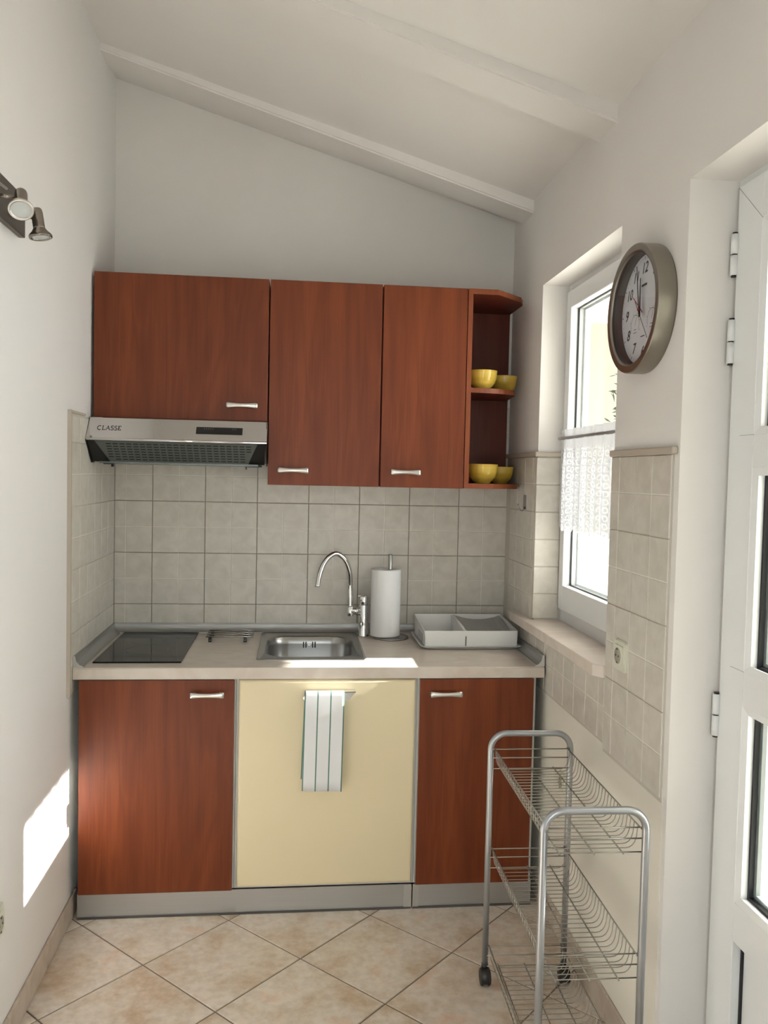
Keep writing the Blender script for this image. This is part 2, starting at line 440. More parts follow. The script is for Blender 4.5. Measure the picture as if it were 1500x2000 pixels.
# left wall
b = BM(); box(b, XL-0.001, XL+0.0045, -0.640, YB, 0.740, 1.640); obj('grout_bed', b, GROUT_L, wall_left)
ul = [-0.640 + 0.012 + T*k - T*0 for k in range(0, 5)]
tile_field(wall_left, (XL+0.0004, 0, 0), (0,-1,0), (0,0,1), (1,0,0), [-0.005, 0.015] + [0.015+T*k for k in range(1, 4)] + [0.90], vl + [vl[-1]+T], (0.001, 0.632), (0.745, 1.634), gap=0.0024)
b = BM(); box(b, XL, XL+0.012, -0.652, -0.6405, 0.745, 1.648); box(b, XL, XL+0.012, -0.6405, -0.47, 1.640, 1.648)
obj('tile_trim', b, TRIM, wall_left)['label'] = 'beige edge profile of the tiling'
# right wall: pitch of 0.1 shows, lines measured from the outer corner
b = BM()
box(b, XR-0.0045, XR+0.001, WY1, YB, 0.74, 1.545); box(b, XR-0.0045, XR+0.001, WY0, WY1, 0.735, 0.920); box(b, XR-0.0045, XR+0.001, -1.495, WY0, 0.715, 1.53)
obj('grout_bed', b, GROUT_L, wall_right)
ulr = [1.495 - T*k for k in range(8)][::-1]
tile_field(wall_right, (XR-0.0004, 0, 0), (0,-1,0), (0,0,1), (-1,0,0), ulr, vl, (0.002, 0.408), (0.742, 1.545), gap=0.0024)
tile_field(wall_right, (XR-0.0004, 0, 0), (0,-1,0), (0,0,1), (-1,0,0), ulr, vl, (0.408, 1.132), (0.742, 0.920), gap=0.0024)
vlr = [v-0.012 for v in vl]
tile_field(wall_right, (XR-0.0004, 0, 0), (0,-1,0), (0,0,1), (-1,0,0), ulr, vlr, (1.132, 1.494), (0.718, 1.53), gap=0.0024)
# window jamb (far side) tiles
b = BM(); box(b, XR, 1.66, WY1-0.0045, WY1+0.001, WZ0, 1.545); obj('grout_bed', b, GROUT_L, wall_right)
tile_field(wall_right, (0, WY1-0.0004, 0), (1,0,0), (0,0,1), (0,-1,0), [XR-0.006, 1.655], [0.952+0.0985*k for k in range(7)], (XR-0.006, 1.655), (0.96, 1.543), gap=0.0024)
b = BM()
box(b, XR-0.013, XR, WY1-0.006, YB, 1.545, 1.562)
box(b, XR-0.013, 1.655, WY1-0.013, WY1, 1.545, 1.562)
box(b, XR-0.015, XR, -1.512, WY0-0.0, 1.530, 1.548)
bevel(b, 0.003, 1)
obj('tile_trim', b, TRIM, wall_right)['label'] = 'grey-brown ledge trim over the tiling'
b = BM(); tube(b, [(XR-0.002, WY1+0.001, 0.955), (XR-0.002, WY1+0.001, 1.545)], 0.0055, 8); obj('corner_bead', b, TRIM, wall_right)

# skirting
bl = struct(thing('baseboard_left', 'beige tile skirting along the left wall', 'baseboard'))
y = -0.54; k = 0
while y > YR+0.01:
    y1 = max(y-0.33, YR+0.005)
    b = BM(); box(b, 0, 0.009, y1-y+0.0025, 0, 0, 0.076); bevel(b, 0.0025, 1)
    obj('skirting_tile', b, SKIRT, bl, (XL, y, 0.0)); y = y1
br = struct(thing('baseboard_right', 'beige tile skirting along the right wall', 'baseboard'))
for ya, yb_ in ((-0.56, -1.51), (DY0-0.01, YR+0.005)):
    y = ya
    while y > yb_+0.01:
        y1 = max(y-0.33, yb_)
        b = BM(); box(b, -0.009, 0, y1-y+0.0025, 0, 0, 0.078); bevel(b, 0.0025, 1)
        obj('skirting_tile', b, SKIRT, br, (XR, y, 0.0)); y = y1

# ------------------------------------------------------------------ window
win = struct(thing('window_1', 'white framed window in the right wall above the sill', 'window'))
def frame_ring(b, x0, x1, y0, y1, z0, z1, w, wb=None, wt=None, ww=None):
    wb = wb or w; wt = wt or w
    box(b, x0, x1, y0, y0+w, z0, z1); box(b, x0, x1, y1-w, y1, z0, z1)
    box(b, x0, x1, y0+w, y1-w, z0, z0+wb); box(b, x0, x1, y0+w, y1-w, z1-wt, z1)
b = BM(); frame_ring(b, 1.665, 1.735, WY0, WY1, 0.9225, WZ1, 0.035, 0.0895, 0.04)
obj('window_frame', b, PVC, win)
SY0, SY1, SZ0, SZ1 = WY0+0.018, WY1-0.016, 1.000, 2.130
sash = None
b = BM(); frame_ring(b, 1.652, 1.71, SY0, SY1, SZ0, SZ1, 0.043, 0.088, 0.062); bevel(b, 0.002, 1)
sash = obj('sash', b, PVC, win)
gy0, gy1, gz0, gz1 = SY0+0.041, SY1-0.041, SZ0+0.086, SZ1-0.060
b = BM(); frame_ring(b, 1.678, 1.684, gy0, gy1, gz0, gz1, 0.0055); obj('gasket', b, GASKET, sash)
b = BM(); frame_ring(b, 1.7005, 1.7045, gy0, gy1, gz0, gz1, 0.010); obj('spacer', b, SPACER, sash)
b = BM(); box(b, 1.684, 1.688, gy0+0.002, gy1-0.002, gz0+0.002, gz1-0.002); obj('pane', b, GLASS, sash)
# sill, a slab that projects into the room
b = BM()
prism(b, [(1.664, WY1+0.0), (1.664, WY0), (XR-0.0, WY0), (XR-0.0, -1.140), (1.552, -1.140), (1.532, -1.110), (1.528, -0.22), (1.534, -0.213), (XR-0.0, -0.213), (XR-0.0, WY1)], 0.9215, 0.9555, 'z')
bevel(b, 0.002, 1)
tag(obj('window_sill', b, SILL), 'pinkish beige stone sill under the window', 'window sill')

# ------------------------------------------------------------------ door
door = struct(thing('door_1', 'white framed glazed door in the right wall', 'door'))
b = BM(); frame_ring(b, 1.684, 1.75, DY0, DY1, 0.0, DZ1, 0.03, 0.02, 0.03)
obj('door_frame', b, PVC, door)
LY0, LY1 = DY0+0.014, DY1-0.020
LX0, LX1 = 1.672, 1.738
b = BM()
sw = 0.100
box(b, LX0, LX1, LY1-sw, LY1, 0.01, 2.125); box(b, LX0, LX1, LY0, LY0+sw, 0.01, 2.125)
for z0, z1 in ((0.01, 0.10), (0.462, 0.550), (0.983, 1.058), (1.500, 1.572), (2.03, 2.125)):
    box(b, LX0, LX1, LY0+sw, LY1-sw, z0, z1)
bevel(b, 0.0015, 1)
leaf = obj('door_leaf', b, PVC, door)
py0, py1 = LY0+sw, LY1-sw
for z0, z1 in ((0.550, 0.983), (1.058, 1.500), (1.572, 2.03)):
    b = BM()
    prism(b, [(LX0+0.001, py1+0.001), (LX0+0.024, py1+0.001), (LX0+0.024, py1-0.010), (LX0+0.006, py1-0.016)], z0, z1, 'z')
    prism(b, [(LX0+0.001, z0-0.001), (LX0+0.024, z0-0.001), (LX0+0.024, z0+0.010), (LX0+0.006, z0+0.016)], py0, py1, 'y')
    prism(b, [(LX0+0.001, z1+0.001), (LX0+0.024, z1+0.001), (LX0+0.024, z1-0.010), (LX0+0.006, z1-0.016)], py0, py1, 'y')
    obj('glazing_bead', b, PVC, leaf)
    b = BM(); frame_ring(b, LX0+0.024, LX0+0.034, py0, py1, z0, z1, 0.016); obj('gasket', b, GASKET, leaf)
    b = BM(); frame_ring(b, LX0+0.036, LX0+0.046, py0, py1, z0, z1, 0.024); obj('spacer', b, SPACER, leaf)
    b = BM(); box(b, LX0+0.029, LX0+0.033, py0+0.002, py1-0.002, z0+0.002, z1-0.002); obj('pane', b, GLASS, leaf)
b = BM(); box(b, LX0+0.026, LX0+0.05, py0+0.001, py1-0.001, 0.101, 0.461); obj('door_panel', b, PVC, leaf)
b = BM(); frame_ring(b, LX0+0.02, LX0+0.026, py0, py1, 0.10, 0.462, 0.005); obj('gasket', b, GASKET, leaf)
# faint weld lines of the frame corners
WELD = mat('weld_grey', (0.42, 0.43, 0.43), 0.6)
for q in ([(LY1-0.001, 2.1240), (LY1, 2.1225), (py1, 2.0290), (py1, 2.0305)], [(py1, 1.5710), (py1, 1.5722), (LY1-0.045, 1.5722), (LY1-0.045, 1.5710)], [(py1, 1.0580), (py1, 1.0592), (LY1-0.045, 1.0592), (LY1-0.045, 1.0580)]):
    b = BM(); prism(b, q, LX0-0.0004, LX0+0.001, 'x'); obj('weld_line', b, WELD, leaf)
for zt, zb in ((2.022, 1.931), (1.832, 1.735), (0.984, 0.888)):
    zm = (zt+zb)/2
    b = BM(); tube(b, [(1.668, -1.538, zb), (1.668, -1.538, zm-0.0015)], 0.0085, 14); tube(b, [(1.668, -1.538, zm+0.0015), (1.668, -1.538, zt)], 0.0085, 14)
    hg = obj('hinge', b, PVC, door)
    b = BM(); tube(b, [(1.668, -1.538, zb-0.004), (1.668, -1.538, zt+0.004)], 0.006, 10); obj('hinge_pin', b, BLACKP, hg)

# glazed opening added behind the camera, width set for sky fill light
wf = struct(thing('added_fill_window', 'added white framed opening behind the camera letting in sky fill', 'window'))
b = BM(); box(b, 0.54, 0.58, -4.72, -4.65, 0, 2.25); box(b, 1.02, 1.06, -4.72, -4.65, 0, 2.25); box(b, 0.58, 1.02, -4.72, -4.65, 2.20, 2.25); box(b, 0.58, 1.02, -4.72, -4.65, 0, 0.05)
obj('window_frame', b, PVC, wf)
b = BM(); box(b, 0.58, 1.02, -4.69, -4.686, 0.05, 2.20); obj('pane', b, GLASS, wf)

# ------------------------------------------------------------------ outside
b = BM(); box(b, -14, 16, -16, 14, -0.34, -0.14)
struct(obj('ground', b, GROUND), 'pale paved ground outside the house', 'ground')
b = BM()
box(b, -0.30, 4.3, -3.3, 0.45, 3.28, 3.40)
box(b, 0, 0, 0, 0, 0, 0) if False else None
struct(obj('roof', b, PLASTER), 'flat roof slab over the room', 'roof')
b = BM(); box(b, XR+TR, 3.87, -3.0, 1.60, 2.36, 2.44)  # added slab, sized to keep sun off the upper window and door
tag(obj('added_porch_roof', b, PLASTER), 'pale porch roof added outside to shade the window and door', 'porch roof')
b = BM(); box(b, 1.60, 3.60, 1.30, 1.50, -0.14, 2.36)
pw = tag(obj('outside_wall', b, HOUSE), 'cream rendered porch side wall seen through the window', 'porch wall')
b = BM(); box(b, 1.80, 3.60, 1.285, 1.2995, -0.14, 1.16); obj('lower_wall_band', b, mat('painted_sunlight_white', (0.88, 0.88, 0.86), 0.8), pw)  # white band stands in for blown-out sunlight on the lower wall
b = BM(); box(b, 1.80, 3.60, -3.15, -2.95, -0.14, 2.36)  # added unseen wall, holds sky light off the door jamb
tag(obj('outside_wall', b, HOUSE), 'added unseen cream wall beyond the door that cuts sky light', 'porch wall')
# shrub beyond the window
sh = thing('shrub', 'dark green leafy shrub outside at the near edge of the window', 'shrub', (2.485, 0.72, -0.14))
b = BM()
rs = random.Random(3)
for k in range(9):
    a = k*0.7; tube(b, [(0,0,0), (0.05*math.cos(a), 0.05*math.sin(a), 0.7), (0.13*math.cos(a), 0.13*math.sin(a), 1.7), (0.17*math.cos(a), 0.17*math.sin(a), 2.0+0.12*(k % 4))], [0.014, 0.010, 0.006, 0.002], 6)
obj('stem', b, BARK, sh)
b = BM()
for k in range(1500):
    z = 1.62 + 0.85*rs.random()**2.2; r = 0.20*math.sqrt(rs.random()); a = rs.uniform(0, 2*PI)
    c = Vector((r*math.cos(a), r*math.sin(a), z)); d = Vector((rs.uniform(-1,1), rs.uniform(-1,1), rs.uniform(-.3,1))).normalized(); s = d.orthogonal().normalized()
    L = rs.uniform(0.03, 0.06); w = L*0.17
    f = b.faces.new([b.verts.new(c), b.verts.new(c+d*L*0.5+s*w), b.verts.new(c+d*L), b.verts.new(c+d*L*0.5-s*w)])
o = obj('foliage', b, LEAF, sh, recalc=False); o['kind'] = 'stuff'

# ------------------------------------------------------------------ lace curtain
LACE = bpy.data.materials.new('white_lace'); LACE.use_nodes = True
def lace(m):
    nt = m.node_tree; nt.nodes.clear()
    N = lambda t: nt.nodes.new(t)
    out = N('ShaderNodeOutputMaterial'); tr = N('ShaderNodeBsdfTransparent'); df = N('ShaderNodeBsdfDiffuse'); tl = N('ShaderNodeBsdfTranslucent')
    df.inputs['Color'].default_value = (0.72, 0.72, 0.74, 1); tl.inputs['Color'].default_value = (0.42, 0.42, 0.44, 1)
    m1 = N('ShaderNodeMixShader'); m1.inputs['Fac'].default_value = 0.22
    nt.links.new(df.outputs[0], m1.inputs[1]); nt.links.new(tl.outputs[0], m1.inputs[2])
    uv = N('ShaderNodeUVMap'); uv.uv_map = 'UVMap'
    sc = N('ShaderNodeVectorMath'); sc.operation = 'SCALE'; sc.inputs['Scale'].default_value = 1/0.024
    nt.links.new(uv.outputs[0], sc.inputs[0])
    fr = N('ShaderNodeVectorMath'); fr.operation = 'FRACTION'; nt.links.new(sc.outputs[0], fr.inputs[0])
    sb = N('ShaderNodeVectorMath'); sb.operation = 'SUBTRACT'; sb.inputs[1].default_value = (0.5, 0.5, 0); nt.links.new(fr.outputs[0], sb.inputs[0])
    ln = N('ShaderNodeVectorMath'); ln.operation = 'LENGTH'; nt.links.new(sb.outputs[0], ln.inputs[0])
    # ring-shaped openings: open where 0.24 < r < 0.36
    a = N('ShaderNodeMath'); a.operation = 'SUBTRACT'; a.inputs[1].default_value = 0.31; nt.links.new(ln.outputs['Value'], a.inputs[0])
    ab = N('ShaderNodeMath'); ab.operation = 'ABSOLUTE'; nt.links.new(a.outputs[0], ab.inputs[0])
    lt = N('ShaderNodeMath'); lt.operation = 'LESS_THAN'; lt.inputs[1].default_value = 0.075; nt.links.new(ab.outputs[0], lt.inputs[0])
    ck = N('ShaderNodeTexChecker'); ck.inputs['Scale'].default_value = 420; ck.inputs['Color1'].default_value = (1,1,1,1); ck.inputs['Color2'].default_value = (0,0,0,1); nt.links.new(uv.outputs[0], ck.inputs['Vector'])
    hd = N('ShaderNodeSeparateXYZ'); nt.links.new(uv.outputs[0], hd.inputs[0])
    ls = N('ShaderNodeMath'); ls.operation = 'LESS_THAN'; ls.inputs[1].default_value = 0.275; nt.links.new(hd.outputs['Y'], ls.inputs[0])
    mu = N('ShaderNodeMath'); mu.operation = 'MULTIPLY'; nt.links.new(lt.outputs[0], mu.inputs[0]); nt.links.new(ls.outputs[0], mu.inputs[1])
    mx = N('ShaderNodeMath'); mx.operation = 'MULTIPLY_ADD'; mx.inputs[1].default_value = 0.42; mx.inputs[2].default_value = 0.05; nt.links.new(mu.outputs[0], mx.inputs[0])
    m2 = N('ShaderNodeMixShader'); nt.links.new(mx.outputs[0], m2.inputs['Fac']); nt.links.new(m1.outputs[0], m2.inputs[1]); nt.links.new(tr.outputs[0], m2.inputs[2])
    nt.links.new(m2.outputs[0], out.inputs['Surface'])
lace(LACE)
cur = thing('lace_curtain', 'short white lace café curtain hanging halfway down the window', 'curtain', (1.638, -0.78, 1.60))
b = BM(); uvl = b.loops.layers.uv.new('UVMap')
NU, NV = 150, 26; cy0, cy1 = -1.100, -0.455
grid = []
for i in range(NU+1):
    u = i/NU; y = cy1 + (cy0-cy1)*u
    fold = math.sin(u*2*PI*7.3 + 0.8*math.sin(u*9))
    colm = []
    zz = 1.302 - 0.014*abs(math.sin(u*PI*24)) - 0.004*abs(math.sin(u*PI*70))
    for j in range(NV+1):
        v = j/NV; z = 1.640 + (zz-1.640)*v
        amp = 0.004 + 0.009*min(1, abs(v-0.12)*4)
        colm.append(b.verts.new((1.638 + fold*amp - 1.638, y+0.78, z-1.60)))
    grid.append(colm)
for i in range(NU):
    for j in range(NV):
        f = b.faces.new([grid[i][j], grid[i+1][j], grid[i+1][j+1], grid[i][j+1]]); f.smooth = True
        for lp, (a, c) in zip(f.loops, ((i,j),(i+1,j),(i+1,j+1),(i,j+1))): lp[uvl].uv = (a/NU*0.86, 0.34*(1-c/NV))
cloth = obj('lace_panel', b, LACE, cur, recalc=False)
b = BM(); tube(b, [(-0.002, -0.335, 0.010), (-0.002, 0.345, 0.010)], 0.0055, 8); 
obj('curtain_rod', b, mat('rod_grey', (0.35, 0.34, 0.33), 0.4, 0.5), cur)
for y0 in (0.325, -0.335):
    b = BM(); box(b, 0.0, 0.016, y0, y0+0.02, 0.0, 0.024); bevel(b, 0.002, 1); obj('rod_hook', b, WPLASTIC, cur)

# ------------------------------------------------------------------ handles
def bow_handle(name, cx, cz, yf, L, parent, m=NICKEL, label=None):
    """bow handle with flared ends on a door face at yf"""
    b = BM(); n = 16; rings = []
    for i in range(n+1):
        t = i/n; s = 2*t-1; x = s*L/2
        hh = 0.0072 + 0.0046*abs(s)**2.2; out = 0.020 + 0.003*math.cos(s*PI/2); th = 0.0045
        if i in (0, n): hh *= 0.85
        ring = []
        for k in range(10):
            a = 2*PI*k/10; ring.append(b.verts.new((x, -out + th*math.cos(a)*1.1, hh*math.sin(a))))
        rings.append(ring)
    for A, B in zip(rings[:-1], rings[1:]):
        for k in range(10):
            f = b.faces.new([A[k], A[(k+1)%10], B[(k+1)%10], B[k]]); f.smooth = True
    b.faces.new(rings[0][::-1]); b.faces.new(rings[-1])
    for s in (-1, 1):
        x = s*(L/2-0.008)
        prism(b, [(x-0.008, -0.006), (x+0.0075, -0.006), (x+0.0075, 0.006), (x-0.008, 0.006)], -0.020, 0.0, 'y')
    return obj(name, b, m, parent, (cx, yf, cz))

def panel_door(name, x0, x1, z0, z1, yf, th, parent, root, m=WOOD, bv=0.0012, em=None):
    b = BM(); box(b, 0, x1-x0, 0, th, 0, z1-z0); bevel(b, bv, 1)
    if em:
        for f in b.faces:
            if abs(f.normal.y) < 0.5: f.material_index = 1
    o = obj(name, b, [m, em] if em else m, parent)
    o.location = Vector((x0, yf, z0)) - Vector(root.location)
    return o

# ------------------------------------------------------------------ wall cabinets
YU = -0.360
def wall_cab(label, x0, x1, z0, hx, hz):
    t = thing('wall_cabinet', label, 'cabinet', ((x0+x1)/2, YB-0.012, z0), group='cherry wall cabinets')
    b = BM(); box(b, x0+0.001, x1-0.001, YU+0.020, YB-0.001 if z0 > 1.56 else 0.0, z0+0.001, 2.141); rel(b, t)
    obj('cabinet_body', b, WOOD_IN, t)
    d = panel_door('cabinet_door', x0+0.0015, x1-0.0015, z0, 2.1425, YU, 0.018, t, t, em=WOOD_EDGE)
    h = bow_handle('handle', 0, 0, 0, 0.107, d); h.location = Vector((hx, YU, hz)) - Vector(t.location) - d.location
    return t
wall_cab('wide short cherry wall cabinet above the extractor hood', 0.003, 0.600, 1.6455, 0.511, 1.699)
wall_cab('tall cherry wall cabinet between hood and narrower cabinet', 0.602, 1.000, 1.4237, 0.692, 1.4765)
wall_cab('narrow tall cherry wall cabinet beside the open corner shelf', 1.002, 1.308, 1.4237, 1.093, 1.4785)

# open end shelf
es = thing('corner_shelf', 'open cherry end shelf with chamfered corner holding yellow bowls', 'shelf', (1.42, -0.15, 1.425))
def shelf_poly(curved=False, inset=0.0):
    if not curved: return [(1.309, -0.001), (1.309, -0.361), (1.418, -0.361), (1.531, -0.252), (1.552, -0.200), (1.552, -0.001)]
    pts = [(1.326, -0.012), (1.326, -0.318)]
    for k in range(9):
        a = k/8; pts.append((1.372 + 0.150*math.sin(a*PI/2)**1.3, -0.318 + 0.085*(1-math.cos(a*PI/2))))
    pts.append((1.546, -0.012)); return pts
for nm, z0, z1, cv in (('top_board', 2.124, 2.143, False), ('shelf_board', 1.776, 1.794, True), ('bottom_board', 1.425, 1.443, False)):
    b = BM(); prism(b, shelf_poly(cv), z0, z1, 'z')
    for f in b.faces:
        if abs(f.normal.z) < 0.5: f.material_index = 1
    bmesh.ops.recalc_face_normals(b, faces=list(b.faces))
    for f in b.faces: f.material_index = 1 if abs(f.normal.z) < 0.5 else 0
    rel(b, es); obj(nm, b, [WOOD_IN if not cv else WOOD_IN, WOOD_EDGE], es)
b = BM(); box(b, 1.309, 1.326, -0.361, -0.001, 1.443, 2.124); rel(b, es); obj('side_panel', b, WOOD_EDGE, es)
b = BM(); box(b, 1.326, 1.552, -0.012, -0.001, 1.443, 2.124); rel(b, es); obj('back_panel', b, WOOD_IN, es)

# bowls
bowl0 = None
def bowl(x, y, z, r, label):
    b = BM(); h = r*1.27
    outer = [(0.0, 0.0), (0.50*r, 0.0), (0.53*r, 0.004), (0.66*r, 0.10*h+0.003), (0.84*r, 0.32*h), (0.95*r, 0.60*h), (0.985*r, 0.85*h), (1.0*r, 0.96*h), (1.015*r, 0.985*h), (1.0*r, h)]
    inner = [(0.955*r, 0.99*h), (0.93*r, 0.85*h), (0.88*r, 0.55*h), (0.72*r, 0.25*h), (0.45*r, 0.10*h), (0.0, 0.07*h)]
    lathe(b, outer+inner, 40)
    return tag(obj('bowl', b, YELLOW, None, (x, y, z)), label, 'bowl', 'yellow bowls on the corner shelf')
bowl(1.391, -0.255, 1.794, 0.0545, 'front left yellow bowl on the middle shelf board')
bowl(1.503, -0.135, 1.794, 0.0520, 'rear right yellow bowl on the middle shelf board')
bowl(1.402, -0.250, 1.443, 0.0570, 'front left yellow bowl on the bottom shelf board')
bowl(1.500, -0.130, 1.443, 0.0520, 'rear right yellow bowl on the bottom shelf board')

# ------------------------------------------------------------------ extractor hood
hd = thing('extractor_hood', 'stainless steel slide-out extractor hood under the short wall cabinet', 'extractor hood', (0.30, -0.20, 1.48))
def hp(name, b, m, parent=None, slope=False):
    if slope:
        for v in b.verts: v.co.y += 0.020 - 0.80*(1.6425 - v.co.z)
    rel(b, hd); return obj(name, b, m, parent or hd)
b = BM(); box(b, 0.006, 0.596, -0.33, 0.0, 1.500, 1.643); hp('hood_body', b, DGREY)
b = BM(); box(b, 0.003, 0.602, -0.425, -0.395, 1.566, 1.6425); bevel(b, 0.002, 2)
fr_ = hp('front_panel', b, HOODST, slope=True)
b = BM(); tube(b, [(0.004, -0.463, 1.566), (0.601, -0.463, 1.566)], 0.0045, 8); hp('front_lip', b, CHROME)
for xk in (0.0026, 0.5985):
    b = BM(); prism(b, [(-0.385, 1.643), (-0.405, 1.643), (-0.467, 1.564), (-0.382, 1.488), (-0.34, 1.488), (-0.34, 1.643)], xk, xk+0.002, 'x'); hp('side_cheek', b, BLACKP)
# sloping grille: from (y -.405, z 1.560) to (y -.355, z 1.497)
A = Vector((0.03, -0.452, 1.5605)); Bv = Vector((0.03, -0.374, 1.494)); dv = (Bv-A); L = dv.length; dvn = dv.normalized(); nn = Vector((0, dvn.z, -dvn.y))
if nn.y > 0: nn = -nn
b = BM()
W = 0.54
vs = [A, A+Vector((W,0,0)), Bv+Vector((W-0.035,0,0)), Bv+Vector((0.035,0,0))]
f0 = [b.verts.new(p) for p in vs]; f1 = [b.verts.new(p-nn*0.006) for p in vs]
b.faces.new(f0); b.faces.new(f1[::-1])
for k in range(4): b.faces.new([f0[k], f0[(k+1)%4], f1[(k+1)%4], f1[k]])
gr = hp('grille', b, GRILLE)
b = BM()
for r in range(7):
    t = 0.10 + 0.82*r/6.4
    for c in range(22):
        fx = 0.035 + c*0.0222
        if fx < 0.035*t + 0.006 or fx + 0.018 > W-0.035*t-0.006: continue
        p = A + dv*t + Vector((fx, 0, 0)) + nn*0.0004
        q = [p, p+Vector((0.0165,0,0)), p+Vector((0.0165,0,0))+dvn*0.0042, p+dvn*0.0042]
        b.faces.new([b.verts.new(v) for v in q])
o = hp('grille_slots', b, BLACKH, gr); o['kind'] = 'stuff'
for sx, x0, x1 in ((1, 0.0, 0.03), (-1, 0.60, 0.57)):
    b = BM(); pts = [Vector(p) for p in ((x0+sx*0.005, -0.452, 1.563), (x1, -0.452, 1.563), (x1+sx*0.034, -0.374, 1.492), (x0+sx*0.008, -0.374, 1.492))]
    a_ = [b.verts.new(p) for p in pts]; c_ = [b.verts.new(p+Vector((0, 0.006, 0.002))) for p in pts]
    b.faces.new(a_); b.faces.new(c_[::-1])
    for k in range(4): b.faces.new([a_[k], a_[(k+1)%4], c_[(k+1)%4], c_[k]])
    hp('corner_bracket', b, BLACKP)
b = BM(); box(b, 0.03, 0.57, -0.376, -0.02, 1.486, 1.493); hp('bottom_plate', b, GRILLE)
for xk, xe, px_, pr in ((0.045, 0.078, 0.074, 0.004), (0.525, 0.575, 0.529, 0.0025)):
    b = BM(); prism(b, [(xk, 1.483), (xe, 1.483), (xe, 1.4865), (xk, 1.4865)], -0.386, -0.370, 'y'); box(b, px_-pr, px_+pr, -0.382, -0.374, 1.475, 1.4835); hp('slide_catch', b, BLACKP)
b = BM(); box(b, 0.362, 0.518, -0.4262, -0.424, 1.593, 1.617); cp = hp('control_panel', b, BLACKP, slope=True)
PALE = mat('pale_print', (0.35, 0.35, 0.35), 0.5)
for xk in (0.388, 0.395, 0.402, 0.409, 0.416, 0.484, 0.492):
    b = BM(); box(b, xk, xk+0.0024, -0.4268, -0.426, 1.610, 1.612)
    hp('control_mark', b, PALE, cp, slope=True)

def text_obj(txt, size, m, parent, Mw, depth=0.0003, xs=1.0, name='lettering', shear=0.0, bold=0.0):
    cu = bpy.data.curves.new('lettering', 'FONT'); cu.body = txt; cu.size = size; cu.extrude = depth
    cu.align_x = 'CENTER'; cu.align_y = 'CENTER'; cu.shear = shear; cu.offset = bold; cu.resolution_u = 3
    tmp = bpy.data.objects.new('tmp', cu); COL.objects.link(tmp)
    bpy.context.view_layer.update()
    me = bpy.data.meshes.new_from_object(tmp.evaluated_get(bpy.context.evaluated_depsgraph_get()))
    bpy.data.objects.remove(tmp); bpy.data.curves.remove(cu)
    me.transform(Matrix.Diagonal((xs, 1, 1, 1)))
    me.name = name; me.materials.clear(); me.materials.append(m)
    o = bpy.data.objects.new(name, me); COL.objects.link(o); o.parent = parent
    o.matrix_parent_inverse = Matrix.Identity(4)
    bpy.context.view_layer.update()
    o.matrix_world = Mw
    return o
def basis(o, xd, yd, zd):
    m = Matrix((Vector(xd), Vector(yd), Vector(zd))).transposed().to_4x4(); m.translation = Vector(o); return m
# CLASSE in stroked capitals with small serifs
def serif_word(word, x, z, h, yf, parent):
    b = BM(); w = 0.0012
    def st(p, q, wd=w):
        p = Vector(p); q = Vector(q); d = (q-p).normalized(); n = Vector((-d.y, d.x))*wd
        b.faces.new([b.verts.new((v.x, yf, v.y)) for v in (p+n, p-n, q-n, q+n)])
    cx = x
    for ch in word:
        if ch in 'CS':
            pts = []
            if ch == 'C':
                for k in range(15):
                    a = math.radians(45 + 270*k/14); pts.append((cx+h*0.45+h*0.45*math.cos(a), z+h/2+h*0.5*math.sin(a)))
                st(pts[0], (pts[0][0], pts[0][1]-h*0.22+h*0.25), w*0.7)
            else:
                for k in range(10):
                    a = math.radians(30 + 230*k/9); pts.append((cx+h*0.36+h*0.30*math.cos(a), z+h*0.75+h*0.25*math.sin(a)))
                for k in range(10):
                    a = math.radians(80 - 230*k/9); pts.append((cx+h*0.36+h*0.32*math.cos(a), z+h*0.25+h*0.27*math.sin(a)))
            for p, q in zip(pts[:-1], pts[1:]): st(p, q, w*0.9)
            cx += h*(1.05 if ch == 'C' else 0.84)
        elif ch == 'L' or ch == 'E':
            st((cx+h*0.2, z), (cx+h*0.2, z+h)); st((cx, z+0.0004), (cx+h*0.72, z+0.0004), w*0.6); st((cx, z+h-0.0004), (cx+h*(0.4 if ch == 'L' else 0.72), z+h-0.0004), w*0.6)
            st((cx+h*0.72, z), (cx+h*0.74, z+h*0.25), w*0.6)
            if ch == 'E': st((cx+h*0.2, z+h*0.52), (cx+h*0.52, z+h*0.52), w*0.6); st((cx+h*0.70, z+h), (cx+h*0.72, z+h*0.78), w*0.6)
            cx += h*0.90
        elif ch == 'A':
            st((cx+h*0.10, z), (cx+h*0.50, z+h), w*0.6); st((cx+h*0.50, z+h), (cx+h*0.92, z), w*1.1); st((cx+h*0.26, z+h*0.36), (cx+h*0.76, z+h*0.36), w*0.5)
            st((cx-h*0.02, z+0.0004), (cx+h*0.24, z+0.0004), w*0.5); st((cx+h*0.76, z+0.0004), (cx+h*1.08, z+0.0004), w*0.5)
            cx += h*1.12
    return hp('lettering', b, INK, parent, slope=True)
serif_word('CLASSE', 0.036, 1.5985, 0.0140, -0.4256, hd)

